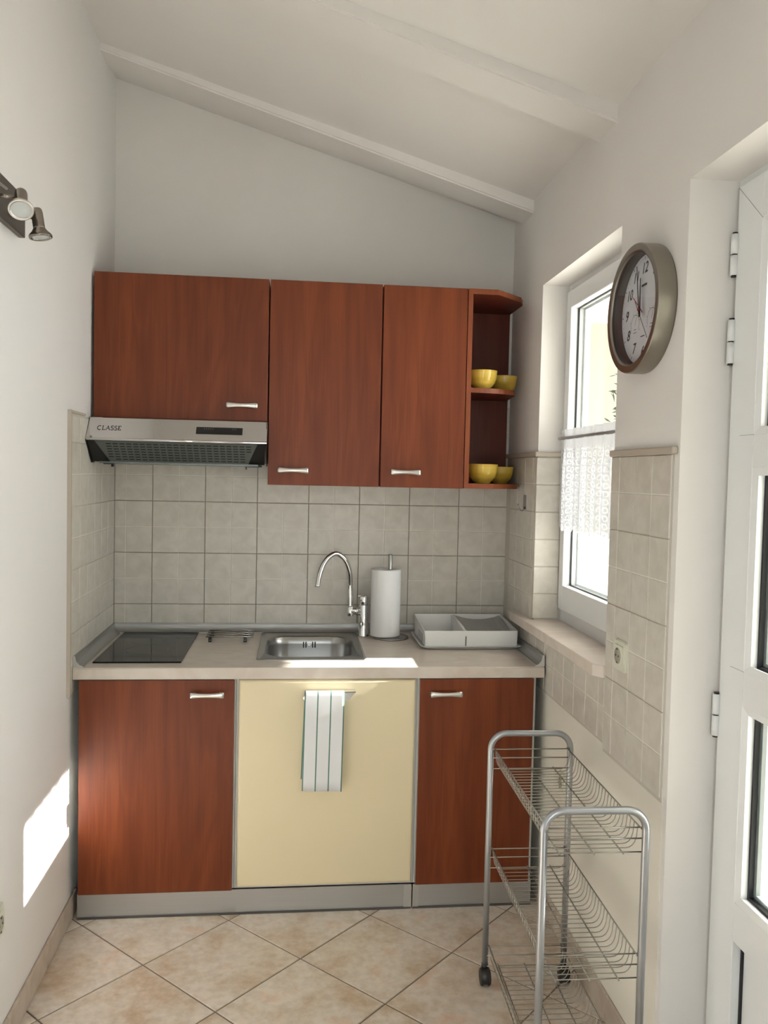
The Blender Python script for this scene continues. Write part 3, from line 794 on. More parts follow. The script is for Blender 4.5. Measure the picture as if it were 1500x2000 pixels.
# ------------------------------------------------------------------ base units
YD = -0.612; ZW = 0.7915
def base_cab(label, x0, x1, z0, hx, hz, m=WOOD, yf=YD, th=0.018, handle=True, cat='cabinet'):
    t = thing('base_cabinet', label, cat, ((x0+x1)/2, -0.3, 0.0))
    b = BM()
    zb = 0.086
    box(b, x0, x0+0.016, YD+0.019, -0.001, zb, ZW-0.002); box(b, x1-0.016, x1, YD+0.019, -0.001, zb, ZW-0.002)
    box(b, x0+0.016, x1-0.016, YD+0.019, -0.001, zb, zb+0.016); box(b, x0+0.016, x1-0.016, -0.012, -0.001, zb+0.016, ZW-0.002 if x0 < 0.4 or x0 > 1.1 else 0.60)
    rel(b, t); obj('cabinet_body', b, CARCASS, t)
    for fx in (x0+0.05, x1-0.05):
        for fy in (-0.5, -0.08):
            b = BM(); tube(b, [(fx, fy, 0.0), (fx, fy, 0.012), (fx, fy, 0.0121), (fx, fy, zb)], [0.024, 0.024, 0.015, 0.015], 10)
            rel(b, t); obj('foot', b, BLACKP, t)
    return t
c1 = base_cab('cherry base cabinet under the black hob, left of the cream door', 0.0205, 0.520, 0.086, 0, 0)
d = panel_door('cabinet_door', 0.0235, 0.515, 0.0865, 0.789, YD, 0.018, c1, c1, em=EDGE_AL)
h = bow_handle('handle', 0, 0, 0, 0.107, d); h.location = Vector((0.429, YD, 0.743)) - Vector(c1.location) - d.location
c3 = base_cab('narrow cherry base cabinet on the right behind the wire trolley', 1.121, 1.529, 0.086, 0, 0)
d = panel_door('cabinet_door', 1.1265, 1.5175, 0.0865, 0.789, YD, 0.018, c3, c3, em=EDGE_AL)
h = bow_handle('handle', 0, 0, 0, 0.107, d); h.location = Vector((1.214, YD, 0.741)) - Vector(c3.location) - d.location
c2 = base_cab('sink base cabinet with a smooth cream door and chrome handle', 0.521, 1.120, 0.086, 0, 0)
b = BM(); box(b, 0, 0.584, 0, 0.024, 0, 0.694)
ed = [e for e in b.edges if all(v.co.y < 0.001 for v in e.verts)]
bmesh.ops.bevel(b, geom=ed, offset=0.011, segments=4, profile=0.6, affect='EDGES')
for f in b.faces: f.smooth = True
d2 = obj('cabinet_door', b, CREAM, c2); d2.location = Vector((0.529, YD+0.003, 0.094)) - Vector(c2.location)
# angular chrome handle
b = BM()
x0, x1 = -0.085, 0.088
prism(b, [(x0, -0.004), (x0+0.014, 0.016), (x1, 0.016), (x1-0.022, -0.011), (x0+0.006, -0.011)], -0.030, -0.0265, 'y')
prism(b, [(x0+0.012, 0.0145), (x1, 0.0145), (x1, 0.0175), (x0+0.012, 0.0175)], -0.030, 0.0, 'y')
h2 = obj('handle', b, CHROME, d2); h2['label'] = 'angular chrome bar handle'
h2.location = Vector((0.822, YD+0.003, 0.738)) - Vector(c2.location) - d2.location

# plinths
pl = thing('plinth', 'long brushed aluminium plinth under left and sink cabinets', 'plinth', (0.57, -0.596, 0.0))
b = BM(); box(b, 0.018, 1.114, -0.598, -0.592, 0.004, 0.083); bevel(b, 0.0008, 1); rel(b, pl); obj('plinth_board', b, ALU, pl)
b = BM(); box(b, 0.018, 1.114, -0.6025, -0.590, 0.0, 0.006); rel(b, pl); obj('seal_strip', b, mat('seal_grey', (0.08, 0.075, 0.07), 0.6), pl)
b = BM(); box(b, 1.090, 1.116, -0.601, -0.598, 0.004, 0.083); rel(b, pl); obj('end_clip', b, EDGE_AL, pl)
p2 = thing('plinth', 'short brushed aluminium plinth under the right cabinet', 'plinth', (1.33, -0.596, 0.0))
b = BM(); box(b, 1.122, 1.531, -0.598, -0.592, 0.004, 0.083); bevel(b, 0.0008, 1); rel(b, p2); obj('plinth_board', b, ALU, p2)
b = BM(); box(b, 1.122, 1.531, -0.6025, -0.590, 0.0, 0.006); rel(b, p2); obj('seal_strip', b, bpy.data.materials['seal_grey'], p2)
b = BM(); box(b, 1.120, 1.140, -0.601, -0.598, 0.004, 0.083); rel(b, p2); obj('end_clip', b, EDGE_AL, p2)

# ------------------------------------------------------------------ worktop with sink cut-out
ZT = 0.8295
HX0, HX1, HY0, HY1 = 0.598, 0.938, -0.480, -0.058
wt = thing('worktop', 'beige marbled laminate worktop with metal upstand, wall to wall', 'worktop', (0.775, -0.3, ZT))
b = BM()
X0w, X1w, YFw = 0.0045, 1.552, -0.613
us = [X0w, HX0, HX1, X1w]; vs2 = [YFw, HY0, HY1, -0.0005]
gv = {}
for i, x in enumerate(us):
    for j, y in enumerate(vs2):
        for k, z in enumerate((ZW, ZT)): gv[i,j,k] = b.verts.new((x,y,z))
for i in range(3):
    for j in range(3):
        if i == 1 and j == 1: continue
        b.faces.new([gv[i,j,1], gv[i+1,j,1], gv[i+1,j+1,1], gv[i,j+1,1]]); b.faces.new([gv[i,j,0], gv[i,j+1,0], gv[i+1,j+1,0], gv[i+1,j,0]])
for i in range(3):
    b.faces.new([gv[i,0,0], gv[i+1,0,0], gv[i+1,0,1], gv[i,0,1]]); b.faces.new([gv[i+1,3,0], gv[i,3,0], gv[i,3,1], gv[i+1,3,1]])
    b.faces.new([gv[0,i,0], gv[0,i,1], gv[0,i+1,1], gv[0,i+1,0]]); b.faces.new([gv[3,i,0], gv[3,i+1,0], gv[3,i+1,1], gv[3,i,1]])
for a, c in (((1,1),(2,1)), ((2,1),(2,2)), ((2,2),(1,2)), ((1,2),(1,1))):
    b.faces.new([gv[a[0],a[1],0], gv[c[0],c[1],0], gv[c[0],c[1],1], gv[a[0],a[1],1]])
ed = [e for e in b.edges if abs(e.verts[0].co.y-YFw) < 1e-6 and abs(e.verts[1].co.y-YFw) < 1e-6 and abs(e.verts[0].co.x-e.verts[1].co.x) > 1e-4]
bmesh.ops.bevel(b, geom=ed, offset=0.004, segments=3, affect='EDGES')
rel(b, wt); obj('worktop_slab', b, COUNTER, wt)
# concave upstand profile (distance from wall, height)
prof = [(0.0, 0.0), (0.0, 0.036), (0.005, 0.036)] + [(0.028-0.023*math.cos(a), 0.030-0.026*math.sin(a)) for a in [PI/2*k/6 for k in range(7)]] + [(0.030, 0.0)]
b = BM(); prism(b, [(0.0-p, ZT+q) for p, q in prof], X0w+0.002, X1w-0.001, 'x'); rel(b, wt); obj('back_upstand', b, UPST, wt)
b = BM(); prism(b, [(0.0035+p, ZT+q) for p, q in prof], -0.600, -0.002, 'y'); rel(b, wt); obj('side_upstand', b, UPST, wt)
b = BM(); prism(b, [(1.5545-p, ZT+q) for p, q in prof], -0.598, -0.002, 'y'); rel(b, wt); obj('side_upstand', b, UPST, wt)
for x, s in ((0.0035, 1), (1.5545, -1)):
    b = BM(); prism(b, [(x, ZT), (x, ZT+0.037), (x+s*0.006, ZT+0.037), (x+s*0.010, ZT+0.018), (x+s*0.020, ZT+0.007), (x+s*0.031, ZT+0.003), (x+s*0.031, ZT)], -0.604, -0.598 if s < 0 else -0.600, 'y')
    rel(b, wt); obj('end_cap', b, EDGE_AL, wt)

# ------------------------------------------------------------------ sink
sk = thing('sink', 'stainless steel inset sink in the worktop below the tap', 'sink', (0.7675, -0.269, ZT))
def rrect(cx, cy, hx, hy, r, n=6):
    pts = []
    for qx, qy, a0 in ((1,1,0), (-1,1,90), (-1,-1,180), (1,-1,270)):
        for k in range(n+1):
            a = math.radians(a0+90*k/n); pts.append((cx+qx*(hx-r)+r*math.cos(a), cy+qy*(hy-r)+r*math.sin(a)))
    return pts
b = BM()
def ring(hx, hy, r, z, cx=0.0, cy=0.0): return [b.verts.new((x, y, z)) for x, y in rrect(cx, cy, hx, hy, r)]
hx, hy = 0.188, 0.2405
rings = [ring(hx, hy, 0.012, 0.0004), ring(hx, hy, 0.012, 0.0036), ring(hx-0.003, hy-0.003, 0.011, 0.0048), ring(hx-0.008, hy-0.008, 0.010, 0.0030),
         ring(0.166, 0.190, 0.085, 0.0025, 0, -0.006), ring(0.160, 0.184, 0.080, -0.004, 0, -0.006), ring(0.156, 0.180, 0.076, -0.03, 0, -0.006), ring(0.150, 0.174, 0.070, -0.125, 0, -0.006), ring(0.138, 0.162, 0.060, -0.142, 0, -0.006), ring(0.045, 0.045, 0.0445, -0.150, 0, -0.006)]
for Aa, Bb in zip(rings[:-1], rings[1:]):
    n = len(Aa)
    for k in range(n):
        f = b.faces.new([Aa[k], Aa[(k+1)%n], Bb[(k+1)%n], Bb[k]]); f.smooth = True
b.faces.new(rings[-1])
skb = obj('sink_bowl', b, STEEL, sk, recalc=False)
for dx in (-0.0235, -0.014, 0.012, 0.0215):
    b = BM(); box(b, dx-0.0021, dx+0.0021, 0.1712, 0.1718, -0.043, -0.020)
    obj('overflow_slot', b, BLACKH, sk)
b = BM(); lathe(b, [(0, 0.0), (0.0035, 0.0), (0.0045, 0.002), (0.0045, 0.004)], 12, Matrix.Translation((-0.001, 0.1715, -0.031)) @ Matrix.Rotation(PI/2, 4, 'X')); obj('overflow_screw', b, CHROME, sk)
b = BM(); lathe(b, [(0, 0.003), (0.030, 0.002), (0.043, 0.0015), (0.044, 0.0)], 24, Matrix.Translation((0, -0.006, -0.150))); obj('drain', b, CHROME, sk)

# tap
tp = thing('tap', 'chrome swan-neck mixer tap standing behind the sink', 'tap', (0.979, -0.080, ZT))
def tpo(name, b, m=CHROME): rel(b, tp); return obj(name, b, m, tp)
b = BM(); lathe(b, [(0, 0), (0.0225, 0), (0.0225, 0.003), (0.020, 0.008), (0.0195, 0.050), (0.0195, 0.122), (0.0188, 0.124), (0, 0.124)], 28, Matrix.Translation((0.979, -0.080, ZT))); tpo('tap_body', b)
b = BM(); lathe(b, [(0, 0.1255), (0.0188, 0.1255), (0.0195, 0.127), (0.0195, 0.152), (0.0185, 0.158), (0.016, 0.161), (0, 0.162)], 28, Matrix.Translation((0.979, -0.080, ZT)))
box(b, 0.954, 0.979, -0.085, -0.075, ZT+0.157, ZT+0.162); tpo('tap_lever', b)
b = BM(); lathe(b, [(0, -0.001), (0.013, -0.001), (0.0135, 0.0), (0.0135, 0.036), (0.0105, 0.038), (0, 0.038)], 24, Matrix.Translation((0.9255, -0.080, 0.911)))
tube(b, [(0.9255, -0.080, 0.930), (0.965, -0.080, 0.928)], [0.0125, 0.0165], 18); tpo('spout_joint', b)
pth = [(0.925, -.08, 0.940), (0.924, -.08, 0.993), (0.923, -.08, 1.031), (0.9205, -.091, 1.070), (0.911, -.102, 1.110), (0.892, -.113, 1.142), (0.864, -.124, 1.159), (0.837, -.136, 1.149), (0.815, -.147, 1.123), (0.801, -.158, 1.090), (0.7945, -.169, 1.061), (0.791, -.18, 1.036)]
def smooth_path(p, n=4):
    p = [Vector(q) for q in p]; out = []
    for i in range(len(p)-1):
        a = p[max(i-1, 0)]; c, d = p[i], p[i+1]; e = p[min(i+2, len(p)-1)]
        for k in range(n):
            t = k/n; out.append(0.5*((2*c)+(-a+d)*t+(2*a-5*c+4*d-e)*t*t+(-a+3*c-3*d+e)*t**3))
    out.append(p[-1]); return out
b = BM(); tube(b, smooth_path(pth), 0.0104, 18); tpo('spout', b)

# ------------------------------------------------------------------ hob
hb = thing('hob', 'black glass two-zone electric hob let into the worktop', 'hob', (0.1925, -0.285, ZT))
b = BM(); box(b, -0.1425, 0.1425, -0.262, 0.250, 0.0002, 0.0055); bevel(b, 0.0015, 1); obj('glass_plate', b, GLASSB, hb)
b = BM()
for cy, r in ((-0.075, 0.072), (0.105, 0.090)):
    for k in range(48):
        a0, a1 = 2*PI*k/48, 2*PI*(k+1)/48
        b.faces.new([b.verts.new(p) for p in ((r*math.cos(a0), cy+r*math.sin(a0), 0.0057), (r*math.cos(a1), cy+r*math.sin(a1), 0.0057), ((r-0.0008)*math.cos(a1), cy+(r-0.0008)*math.sin(a1), 0.0057), ((r-0.0008)*math.cos(a0), cy+(r-0.0008)*math.sin(a0), 0.0057))])
obj('zone_ring', b, HOBLINE, hb, recalc=False)

# ------------------------------------------------------------------ slatted trivet
tv = thing('trivet', 'slatted steel pot rack beside the hob', 'pot rack', (0.469, -0.150, ZT))
for k, yy in enumerate((-0.064, -0.021, 0.021, 0.064)):
    b = BM(); tube(b, [(-0.088, yy, 0.0225), (0.086, yy, 0.0225)], 0.0030, 8); obj('bar', b, STEEL, tv)
for sx in (-0.075, 0.055):
    b = BM(); box(b, sx-0.0035, sx+0.0035, -0.068, 0.068, 0.013, 0.0195); box(b, sx-0.0055, sx+0.0055, -0.054, -0.044, 0.0, 0.0175); box(b, sx-0.0055, sx+0.0055, 0.050, 0.059, 0.0, 0.0175)
    ft = obj('cross_bar', b, BLACKP, tv)
    b = BM(); lathe(b, [(0, 0), (0.0022, 0), (0.0022, 0.001), (0, 0.001)], 10, Matrix.Translation((sx, -0.0542, 0.008)) @ Matrix.Rotation(PI/2, 4, 'X')); obj('rivet', b, CHROME, ft)

# ------------------------------------------------------------------ paper towel stand + roll
ps = thing('paper_towel_stand', 'steel upright paper towel stand beside the tap', 'towel stand', (1.083, -0.118, ZT))
b = BM(); lathe(b, [(0, 0), (0.068, 0), (0.070, 0.003), (0.069, 0.007), (0.060, 0.010), (0, 0.011)], 40); obj('base_disc', b, STEEL, ps)
b = BM(); lathe(b, [(0, 0.0105), (0.0078, 0.0105), (0.0078, 0.327), (0.0070, 0.3285), (0, 0.3285)], 20, Matrix.Translation((-0.008, 0, 0))); obj('post', b, STEEL, ps)
b = BM(); lathe(b, [(0.025, 0.012), (0.0575, 0.012), (0.0582, 0.015), (0.0582, 0.268), (0.0575, 0.271), (0.025, 0.271), (0.025, 0.012)], 44)
rl = obj('paper_towel_roll', b, PAPER, None, (1.060, -0.118, ZT))
tag(rl, 'white paper towel roll on the steel stand', 'paper roll')

# ------------------------------------------------------------------ dish rack
dr = thing('dish_rack', 'white plastic dish drainer tub with two compartments', 'dish rack', (1.358, -0.205, ZT))
b = BM()
rings = []
def R2(hx, hy, r, z): return [b.verts.new((x, y, z)) for x, y in rrect(0, 0, hx, hy, r, 4)]
rings = [R2(0.165, 0.125, 0.02, 0.0003), R2(0.178, 0.136, 0.02, 0.004), R2(0.187, 0.143, 0.02, 0.0125), R2(0.190, 0.146, 0.02, 0.0125), R2(0.190, 0.146, 0.02, 0.0105), R2(0.180, 0.138, 0.02, 0.0095)]
rings = rings[:4] + [R2(0.1885, 0.1445, 0.02, 0.0145), R2(0.182, 0.138, 0.02, 0.0125), R2(0.176, 0.132, 0.018, 0.0055)]
for Aa, Bb in zip(rings[:-1], rings[1:]):
    n = len(Aa)
    for k in range(n): f = b.faces.new([Aa[k], Aa[(k+1)%n], Bb[(k+1)%n], Bb[k]]); f.smooth = True
b.faces.new(rings[0][::-1]); b.faces.new(rings[-1])
obj('drip_tray', b, WPLASTIC, dr)
b = BM()
def slab4(p0, p1, p2, p3, th):
    """thin wall between four corners, thickness inwards th (vector)"""
    a = [b.verts.new(Vector(p)) for p in (p0, p1, p2, p3)]; c = [b.verts.new(Vector(p)+Vector(th)) for p in (p0, p1, p2, p3)]
    b.faces.new(a); b.faces.new(c[::-1])
    for k in range(4): b.faces.new([a[k], a[(k+1)%4], c[(k+1)%4], c[k]])
zl, zf, zb_ = 0.013, 0.070, 0.088
xl, xr = -0.174, 0.172; xtl, xtr = -0.178, 0.174; yf, yb = -0.132, 0.128
slab4((xl,yf,zl), (xr,yf,zl), (xtr,yf-0.003,zf), (xtl,yf-0.003,zf), (0,0.003,0))
slab4((xl,yb,zl), (xr,yb,zl), (xtr,yb+0.003,zb_), (xtl,yb+0.003,zb_), (0,-0.003,0))
slab4((xl,yf,zl), (xl,yb,zl), (xtl,yb+0.003,zb_), (xtl,yf-0.003,zf), (0.003,0,0))
slab4((xr,yf,zl), (xr,yb,zl), (xtr,yb+0.003,zb_), (xtr,yf-0.003,zf), (-0.003,0,0))
box(b, xl+0.003, xr-0.003, yf+0.003, yb-0.003, zl, zl+0.003)
tub = obj('drainer_tub', b, WPLASTIC, dr)
b = BM()
slab4((-0.024,yf+0.003,zl+0.003), (-0.024,yb-0.003,zl+0.003), (-0.030,yb-0.002,zb_-0.002), (-0.030,yf,zf-0.001), (0.003,0,0))
slab4((-0.012,yf+0.003,zl+0.003), (-0.012,yb-0.003,zl+0.003), (-0.018,yb-0.002,zb_-0.002), (-0.018,yf,zf-0.001), (0.003,0,0))
slab4((-0.030,yf,zf-0.001), (-0.015,yf,zf-0.001), (-0.015,yb-0.002,zb_-0.002), (-0.030,yb-0.002,zb_-0.002), (0,0,-0.002))
obj('divider', b, WPLASTIC, dr)
b = BM()
n = 10; rowA = []; rowB = []
for k in range(n+1):
    t = k/n; x = -0.012 + 0.178*t; dz = -0.045*math.sin(t*PI)**0.8
    rowA.append(b.verts.new((x, yb-0.004, zb_-0.004+dz*0.35))); rowB.append(b.verts.new((x, yf+0.02, zl+0.020+0.03*(t-0.5)**2)))
for k in range(n): f = b.faces.new([rowA[k], rowA[k+1], rowB[k+1], rowB[k]]); f.smooth = True
bmesh.ops.solidify(b, geom=list(b.faces), thickness=0.002)
obj('plate_cradle', b, WPLASTIC, dr)
b = BM(); box(b, -0.0230, -0.0195, yf-0.0036, yf-0.001, 0.014, 0.050); obj('front_slot', b, mat('slot_shadow', (0.10, 0.10, 0.10), 0.8), dr)
b = BM()
for k in range(5):
    y = -0.10 + 0.024*k
    prism(b, [(y, 0.022), (y+0.010, 0.022), (y+0.010, 0.052), (y, 0.052)], xtl-0.0010, xtl+0.0035, 'x')
obj('side_slot', b, mat('slot_grey', (0.42, 0.42, 0.41), 0.7), dr)

# ------------------------------------------------------------------ tea towel
TOWEL = mat('tea_towel', (0.80, 0.81, 0.83), 0.95)
def towel_mat(m):
    uv = nd(m, 'ShaderNodeUVMap'); uv.uv_map = 'UVMap'
    sx = nd(m, 'ShaderNodeSeparateXYZ'); lk(m, uv.outputs[0], sx.inputs[0])
    fac = None
    for c in (0.012, 0.333, 0.660, 0.988):
        s = nd(m, 'ShaderNodeMath', operation='SUBTRACT'); s.inputs[1].default_value = c; lk(m, sx.outputs['X'], s.inputs[0])
        a = nd(m, 'ShaderNodeMath', operation='ABSOLUTE'); lk(m, s.outputs[0], a.inputs[0])
        l = nd(m, 'ShaderNodeMath', operation='LESS_THAN'); l.inputs[1].default_value = 0.0155; lk(m, a.outputs[0], l.inputs[0])
        if fac is None: fac = l.outputs[0]
        else:
            mx = nd(m, 'ShaderNodeMath', operation='MAXIMUM'); lk(m, fac, mx.inputs[0]); lk(m, l.outputs[0], mx.inputs[1]); fac = mx.outputs[0]
    mix = nd(m, 'ShaderNodeMixRGB'); mix.inputs[1].default_value = (0.80, 0.81, 0.83, 1); mix.inputs[2].default_value = (0.12, 0.24, 0.20, 1)
    lk(m, fac, mix.inputs['Fac']); lk(m, mix.outputs[0], bsdf(m).inputs['Base Color'])
towel_mat(TOWEL)
b = BM(); uvl = b.loops.layers.uv.new('UVMap')
tx0, tx1 = 0.743, 0.873; ty = YD+0.003
path = [(-0.018, 0.45), (-0.019, 0.62), (-0.020, 0.735)] + [(-0.0295+0.0095*math.cos(a), 0.7575+0.005*math.sin(a)) for a in (0.3, 1.0, PI/2, 2.2, 2.9)] + [(-0.0405, 0.745), (-0.042, 0.70), (-0.043, 0.64), (-0.043, 0.58), (-0.042, 0.52), (-0.041, 0.46), (-0.040, 0.425)]
path = [(-0.012, 0.46), (-0.014, 0.62), (-0.018, 0.735), (-0.022, 0.752), (-0.026, 0.7575), (-0.030, 0.7575), (-0.0335, 0.753), (-0.0350, 0.742), (-0.036, 0.70), (-0.037, 0.64), (-0.037, 0.58), (-0.036, 0.52), (-0.035, 0.46), (-0.034, 0.428)]
NU = 18; grd = []
for i in range(NU+1):
    u = i/NU; colm = []
    for j, (dy, z) in enumerate(path):
        w = max(0, (0.745-z)/0.32)
        x = tx0 + (tx1-tx0)*u - 0.004*w - (0.005*w if j < 3 else 0)
        zz = z - (0.004*u*w) + (0.0 if j else 0)
        dy2 = dy + (0.0014*math.sin(u*2*PI*1.5+1.0))*w*(1 if j > 4 else 0)
        colm.append(b.verts.new((x, ty+dy2, zz)))
    grd.append(colm)
for i in range(NU):
    for j in range(len(path)-1):
        f = b.faces.new([grd[i][j], grd[i+1][j], grd[i+1][j+1], grd[i][j+1]]); f.smooth = True
        for lp, a in zip(f.loops, (i, i+1, i+1, i)): lp[uvl].uv = (a/NU, 0)
bmesh.ops.recalc_face_normals(b, faces=list(b.faces))
bmesh.ops.solidify(b, geom=list(b.faces), thickness=0.0012)
tw = obj('tea_towel', b, TOWEL, recalc=True)
tag(tw, 'white tea towel with thin green stripes on the chrome handle', 'tea towel')

# ------------------------------------------------------------------ wall clock
ck = thing('wall_clock', 'round steel wall clock with white dial, on the right wall', 'clock', (XR, -1.322, 1.892))
CM = basis((0,0,0), (0,-1,0), (0,0,1), (-1,0,0))     # local x = towards the camera, y = up, z = out of the wall
RC = 0.158
b = BM(); lathe(b, [(0, 0.0005), (RC-0.001, 0.0005), (RC, 0.004), (RC, 0.005), (RC, 0.043), (RC-0.0003, 0.0445), (RC-0.0012, 0.0458), (RC-0.003, 0.0465), (RC-0.0035, 0.0465), (RC-0.017, 0.0465), (RC-0.0175, 0.0465), (RC-0.020, 0.0455), (RC-0.0222, 0.0435), (RC-0.0225, 0.0415), (RC-0.0225, 0.012)], 96, CM)
obj('case', b, CLOCKM, ck)
b = BM(); lathe(b, [(0, 0.0140), (RC-0.0225, 0.0140)], 64, CM); obj('dial', b, DIAL, ck)
b = BM(); lathe(b, [(RC-0.0235, 0.0143), (RC-0.0228, 0.0143), (RC-0.0228, 0.041)], 64, CM); obj('inner_ring', b, mat('inner_ring_dark', (0.045, 0.03, 0.03), 0.35), ck)
b = BM(); lathe(b, [(0, 0.0385), (RC-0.0228, 0.0385)], 64, CM); obj('clock_glass', b, GLASS, ck)
bpy.context.view_layer.update()
Wc = ck.matrix_world.copy()
for n in range(1, 13):
    a = 2*PI*n/12; r = 0.103
    Mw = Wc @ CM @ Matrix.Translation((r*math.sin(a), r*math.cos(a)-0.001, 0.0143))
    text_obj(str(n), 0.037, INK, ck, Mw, 0.0001, 1.0, 'numeral', shear=0.25, bold=0.0004)
b = BM()
for n in range(60):
    a = 2*PI*n/60; L_ = 0.008 if n % 5 == 0 else 0.003; w = 0.0011 if n % 5 == 0 else 0.0005
    r0, r1 = 0.124, 0.124+L_; d = Vector((math.sin(a), math.cos(a))); s = Vector((d.y, -d.x))*w
    b.faces.new([b.verts.new(CM @ Vector((p.x, p.y, 0.0144))) for p in (d*r0-s, d*r0+s, d*r1+s, d*r1-s)])
obj('minute_mark', b, INK, ck, recalc=False)
def dial_arc(cx, cy, r):
    b = BM()
    for k in range(20):
        a0 = math.radians(-30+240*k/20); a1 = math.radians(-30+240*(k+0.8)/20)
        b.faces.new([b.verts.new(CM @ Vector((cx+q*math.cos(a), cy+q*math.sin(a), 0.0144))) for q, a in ((r,a0),(r,a1),(r-0.0016,a1),(r-0.0016,a0))])
    for k in range(0, 21, 4):
        a = math.radians(-30+240*k/20); d = Vector((math.cos(a), math.sin(a))); s = Vector((d.y, -d.x))*0.0007
        b.faces.new([b.verts.new(CM @ Vector((cx+p.x, cy+p.y, 0.0144))) for p in (d*(r+0.002)-s, d*(r+0.002)+s, d*(r+0.006)+s, d*(r+0.006)-s)])
    a = math.radians(70); d = Vector((math.cos(a), math.sin(a))); s = Vector((d.y, -d.x))*0.0007
    b.faces.new([b.verts.new(CM @ Vector((cx+p.x, cy+p.y, 0.0145))) for p in (-s, s, d*r*0.8+s, d*r*0.8-s)])
    for w_, yy in ((0.007, -0.012), (0.010, -0.020)):
        b.faces.new([b.verts.new(CM @ Vector((cx+px, cy+py, 0.0144))) for px, py in ((-w_, yy), (w_, yy), (w_, yy+0.0014), (-w_, yy+0.0014))])
    return b
obj('subdial_print', dial_arc(-0.048, -0.030, 0.026), INK, ck, recalc=False)
obj('subdial_print', dial_arc(0.050, -0.030, 0.026), INK, ck, recalc=False)
for x0, x1, y0, y1 in ((-0.016, 0.016, 0.058, 0.064), (-0.012, 0.012, -0.066, -0.0635)):
    b = BM(); b.faces.new([b.verts.new(CM @ Vector(p)) for p in ((x0,y0,0.0144),(x1,y0,0.0144),(x1,y1,0.0144),(x0,y1,0.0144))]); obj('dial_print', b, INK, ck, recalc=False)
def hand(name, deg, r0, r1, w0, w1, z, m):
    b = BM(); prism(b, [(-w0, -r0), (w0, -r0), (w1, r1), (-w1, r1)], z, z+0.0008, 'z')
    bmesh.ops.transform(b, matrix=CM @ Matrix.Rotation(-math.radians(deg), 4, 'Z'), verts=list(b.verts))
    return obj(name, b, m, ck)
hand('minute_hand', 350, 0.018, 0.112, 0.0024, 0.0013, 0.0265, INK)
hand('hour_hand', 358, 0.018, 0.078, 0.0030, 0.0018, 0.0235, INK)
hand('alarm_hand', 308, 0.014, 0.062, 0.0013, 0.0009, 0.0210, RED)
hand('second_hand', 142, 0.028, 0.100, 0.0006, 0.0004, 0.0290, INK)
b = BM(); lathe(b, [(0, 0.0300), (0.0036, 0.0295), (0.0036, 0.0262)], 16, CM); box(b, 0, 0, 0, 0, 0, 0) if False else None
obj('hub', b, RED, ck)

# ------------------------------------------------------------------ sockets
def socket(name, label, loc, M3, tilt=0.0, sc=1.0):
    t = thing(name, label, 'socket', loc)
    R_ = M3 @ Matrix.Rotation(tilt, 4, 'Z') @ Matrix.Scale(sc, 4)
    b = BM(); prism(b, rrect(0, 0, 0.041, 0.041, 0.008, 4), 0.0, 0.007, 'z')
    top = [e for e in b.edges if all(v.co.z > 0.006 for v in e.verts)]
    bmesh.ops.bevel(b, geom=top, offset=0.0025, segments=2, affect='EDGES', clamp_overlap=True)
    bmesh.ops.transform(b, matrix=R_, verts=list(b.verts)); obj('cover_plate', b, SOCKET, t)
    b = BM(); prism(b, rrect(0, 0, 0.028, 0.028, 0.006, 4), 0.007, 0.0125, 'z'); bmesh.ops.transform(b, matrix=R_, verts=list(b.verts)); obj('insert_frame', b, SOCKET, t)
    b = BM(); lathe(b, [(0, 0.0135), (0.0195, 0.0135), (0.0205, 0.0128), (0.022, 0.0125)], 28, R_); w = obj('socket_well', b, SOCK_IN, t)
    b = BM()
    for dx in (-0.0095, 0.0095): lathe(b, [(0, 0.0142), (0.0026, 0.0142), (0.0026, 0.0133)], 10, R_ @ Matrix.Translation((dx, 0, 0)))
    box_v, _ = box(b, -0.003, 0.003, 0.0165, 0.019, 0.0133, 0.0150); bmesh.ops.transform(b, matrix=R_, verts=box_v)
    box_v, _ = box(b, -0.003, 0.003, -0.019, -0.0165, 0.0133, 0.0150); bmesh.ops.transform(b, matrix=R_, verts=box_v)
    obj('contact_hole', b, BLACKP, t)
    return t
socket('wall_socket', 'ivory wall socket on the tiles between window and door', (XR-0.0072, -1.247, 1.008), basis((0,0,0), (0,-1,0), (0,0,1), (-1,0,0)), 0.0, 0.98)
socket('wall_socket', 'ivory wall socket low on the left wall at the photo edge', (XL, -1.272, 0.355), basis((0,0,0), (0,1,0), (0,0,1), (1,0,0)), 0.0, 1.0)
socket('wall_socket', 'cream socket low on the right wall seen through the trolley', (XR-0.0015, -0.80, 0.50), basis((0,0,0), (0,-1,0), (0,0,1), (-1,0,0)), 0.0, 0.8)

# ------------------------------------------------------------------ wall hook
hk = thing('wall_hook', 'small steel hook stuck to the corner tiles by the window', 'hook', (XR-0.0076, -0.285, 1.37))
b = BM(); box(b, -0.0015, 0, -0.018, 0.018, -0.020, 0.034); bevel(b, 0.0006, 1); obj('hook_plate', b, STEEL, hk)
b = BM(); tube(b, [(-0.002, 0, -0.010), (-0.004, 0, -0.020), (-0.010, 0, -0.026), (-0.018, 0, -0.022), (-0.024, 0, -0.010), (-0.028, 0, 0.000)], 0.0022, 8); obj('hook_arm', b, STEEL, hk)

